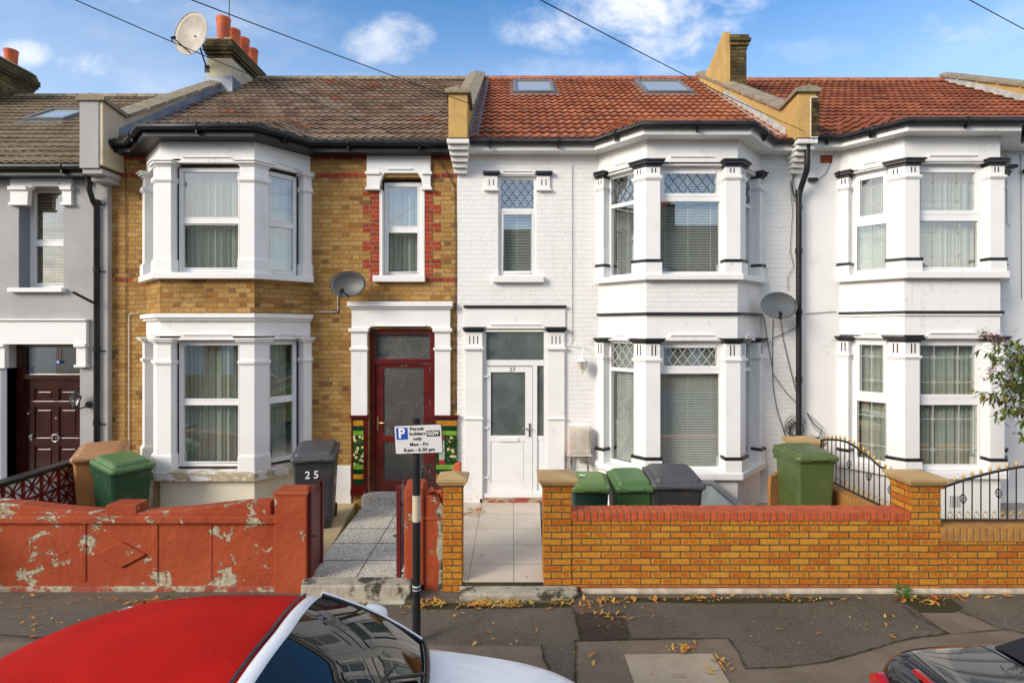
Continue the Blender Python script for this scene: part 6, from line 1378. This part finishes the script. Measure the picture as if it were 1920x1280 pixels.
for s in (-1, 1):
    m = MB(); pa = [hd(s * .57).lerp(bs2(s * .745), t) + Vector((.02, 0, .024)) * math.sin(math.pi * t) for t in (0, .15, .35, .55, .75, .9, 1)]; m.tube([p + Vector((-.012, s * .022, 0)) for p in pa], .022, 8); m.build('windscreen_pillar', 'carwhite', wc)
    m = MB(); m.tube([p + Vector((.004, -s * .006, .008)) for p in pa], .012, 8); m.build('pillar_seal', 'trim', wc)
m = MB(); m.tube([bs2(-.74 + 1.48 * i / 20, .02, .006) for i in range(21)], .016, 8); m.build('cowl', 'trim', wc)
for s, y0 in ((1, .28), (1, -.35)):
    m = MB(); m.tube([bs2(y0, -.0, .04), bs2(y0 - .28, -.16, .185), bs2(y0 - .50, -.19, .215)], [.012, .008, .006], 6); m.tube([bs2(y0 - .10, -.14, .155), bs2(y0 - .68, -.235, .245)], .007, 5); m.build('wiper', 'trim', wc)
for s in (-1, 1):
    c = Vector((-.95, YC + s * .96, .985)); m = MB(); m.rings([[c + Vector((dx, s * ww * math.cos(a) * .115, ww * math.sin(a) * .08)) for a in (2 * math.pi * k / 12 for k in range(12))] for dx, ww in ((-.075, .80), (-.07, 1.0), (.0, 1.0), (.06, .75), (.085, .3))]); mo = m.build('door_mirror', 'carwhite', wc, subd=1)
    m = MB(); m.rings([[c + Vector((-.078, s * ww * math.cos(a) * .10, ww * math.sin(a) * .066)) for a in (2 * math.pi * k / 12 for k in range(12))] for ww in (.05, 1.0)]); m.build('mirror_glass', 'carglass', mo); m = MB(); m.tube([c + Vector((.0, -s * .06, -.04)), c + Vector((0.02, -s * .20, -.07))], .02, 8); m.build('mirror_stalk', 'trim', mo)
cst = bs2(-.33, -.33, .335); m = MB(); m.lathe([(.001, 0), (.045, 0)], cst, 18); 
sp_ = hd(-.20).lerp(bs2(-.26), .42) + Vector((.03, 0, .037)); nrm = Vector((.60, 0, .80)); e1 = Vector((0, 1, 0)); e2 = nrm.cross(e1); m = MB(); m.add([sp_ + e1 * .042 * math.cos(a) + e2 * .042 * math.sin(a) for a in (2 * math.pi * k / 20 for k in range(20))], [tuple(range(20))]); m.build('permit_disc', 'permit', scg)
wheelset(wc, YC, .83, (-2.75, -.18), .30)
for s in (-1, 1):
    m = MB(); m.lathe([(.001, .04), (.06, .035), (.095, .0), (.10, -.05)], (.38, YC + s * .52, .56), 18, 'x'); m.build('headlight', 'glasslamp', wc)
    m = MB(); m.box(-3.345, -3.22, YC + s * .62 - .06, YC + s * .62 + .06, .45, .68); m.build('tail_light', 'taillight', wc, .02)
bc = thing('parked_car', 'dark blue saloon with red tail lights, only its boot in view at the bottom right', 'car', (4.5, 2.8, -.13), 'cars parked along the kerb'); YC = 2.78
secs = [(2.30, .58, .22, .66, .72), (2.335, .74, .12, .80, .86), (2.43, .815, .06, .905, .945), (2.6, .85, .05, .93, .975), (3.0, .87, .05, .945, .985), (3.6, .885, .05, .95, .98), (4.4, .89, .05, .94, .97), (5.2, .885, .05, .92, .96), (6.0, .86, .06, .84, .90), (6.45, .76, .10, .70, .76), (6.62, .55, .20, .52, .56)]
m = MB(); m.rings([ringc(YC, hw, z0, zb, zc, x) for x, hw, z0, zb, zc in secs]); bodyname = m.build('body', 'carblue', bc, subd=2).name
bpy.context.view_layer.update(); dg_ = bpy.context.evaluated_depsgraph_get(); ev_ = COL.objects[bodyname].evaluated_get(dg_)
def drape(pts, lift=.001):
    r = []
    for x, y in pts:
        ok_, loc_, _, _ = ev_.ray_cast(Vector((x, y, 3)) - ORG[bodyname], Vector((0, 0, -1)))
        if ok_: r.append(loc_ + ORG[bodyname] + Vector((0, 0, lift)))
    return r
m = MB(); ys_ = [-.74 + 1.48 * i / 24 for i in range(25)]
for pts_ in ([(2.50 + .05 * (y / .7) ** 2, YC + y) for y in ys_], [(3.06 - .03 * (y / .7) ** 2, YC + y) for y in ys_], [(2.52 + .03 * i, YC + .745 + .004 * i) for i in range(18)], [(2.52 + .03 * i, YC - .745 - .004 * i) for i in range(18)]):
    q_ = drape(pts_); m.tube(q_, .0035, 5) if len(q_) > 2 else None
m.build('panel_gap', 'trim', bc)
hs_ = [(3.08, .70, .955, .99, .93, .76), (3.2, .68, 1.03, 1.06, .93, .77), (3.45, .62, 1.17, 1.20, .93, .78), (3.75, .575, 1.285, 1.32, .93, .785), (4.1, .57, 1.33, 1.375, .93, .79), (4.7, .57, 1.33, 1.385, .93, .79), (5.0, .56, 1.25, 1.31, .93, .78)]
m = MB(); m.rings([arch(x, prof(e, ez, cz, lo, lw)) for x, e, ez, cz, lo, lw in hs_], False, False); m.build('roof', 'softblack', bc, subd=2)
m = MB(); 
for s in (1,): pass
c1_ = [Vector((3.235, YC - .56, 1.085)), Vector((3.235, YC + .56, 1.085)), Vector((3.62, YC + .47, 1.272)), Vector((3.62, YC - .47, 1.272))]; off_ = Vector((-.03, 0, .035)); m.add([p + off_ for p in c1_], [(0, 1, 2, 3)]); m.build('rear_window', 'carglass', bc)
m = MB(); m.add([Vector((x, YC + s * y, z)) for s in (1,) for x, y, z in ((3.42, .755, .97), (4.9, .785, .98), (4.75, .63, 1.27), (3.95, .63, 1.27))], [(0, 1, 2, 3)]); m.build('side_glass', 'carglass', bc)
m = MB(); m.add([bs3 for bs3 in (Vector((5.0, YC - .6, 1.28)), Vector((5.0, YC + .6, 1.28)), Vector((5.55, YC + .74, .97)), Vector((5.55, YC - .74, .97)))], [(0, 1, 2, 3)]); m.build('windscreen', 'carglass', bc)
for s in (-1, 1):
    m = MB(); m.rings([[(2.300 + dx, YC + s * (.60 + yy), z) for yy, z in ((-.34, .60), (.13, .62), (.17, .74), (.10, .80), (-.30, .72))] for dx in (0.005, .10)], True, True, False); m.build('tail_light', 'taillight', bc, .02)
m = MB(); m.rings([[(x, YC + y, z) for y, z in ((-.30, 0), (.30, 0))] for x, z in ((0, 0),)], False, False) if 0 else m.box(2.40, 2.44, YC + .28, YC + .50, .915, .945); m.build('brake_light', 'taillight', bc, .01)
wheelset(bc, YC, .88, (2.98, 5.65), .32)

# ------------------------------------------------------------------ terrace across the road (mirrored in the windows and car paint)
def opposite(x0, w, k):
    t = thing('terraced_house', 'brick terraced house across the road, seen only mirrored in the window panes', 'house', (x0 + w / 2, -10.2, 0), 'terraced houses across the road')
    Y = -10.2; m = MB(); m.box(x0, x0 + w - .02, Y - 8, Y, -.1, 5.9); m.build('wall', ('stock', 'render', 'stock', 'ochre')[k % 4], t)
    m = MB(); bx = x0 + w * .62; m.vprism([(bx - 1.3, Y), (bx - .7, Y + .75), (bx + .7, Y + .75), (bx + 1.3, Y)][::-1], -.1, 5.9); m.build('bay', 'render', t)
    m = MB(); m.xprism([(Y + .5, 5.9), (Y - 4.3, 8.9), (Y - 8.5, 5.9)], x0, x0 + w - .01); r = m.build('roof', 'roofgrey', t)
    m = MB(); m.box(x0 - .3, x0 + .3, Y - 5.0, Y - 3.4, 7.5, 9.9)
    m.build('chimney', 'sooty', r)
    for i in range(4): m = MB(); m.lathe([(.12, 0), (.13, .5)], (x0, Y - 3.6 - .4 * i, 9.9), 12); m.build('chimney_pot', 'clay', r)
    for (a, b, c, d, yy) in ((bx - .6, bx + .6, .9, 2.5, .76), (bx - .6, bx + .6, 3.7, 5.3, .76), (x0 + .9, x0 + 1.5, 3.7, 5.3, .01), (x0 + .6, x0 + 1.6, .1, 2.5, .01)):
        m = MB(); m.box(a, b, Y + yy - .02, Y + yy + .02, c, d); m.build('window', 'carglass', t)
for k, x0 in enumerate((-20.2, -14.4, -8.6, -2.8, 3.0, 8.8, 14.6)): opposite(x0, 5.8, k)
m = MB(); m.box(-24, 24, -7.5, -7.3, -.1, .9); tag(m.build('garden_wall', 'gardenbrick', None), 'long low brick wall across the road, seen only mirrored', 'wall')
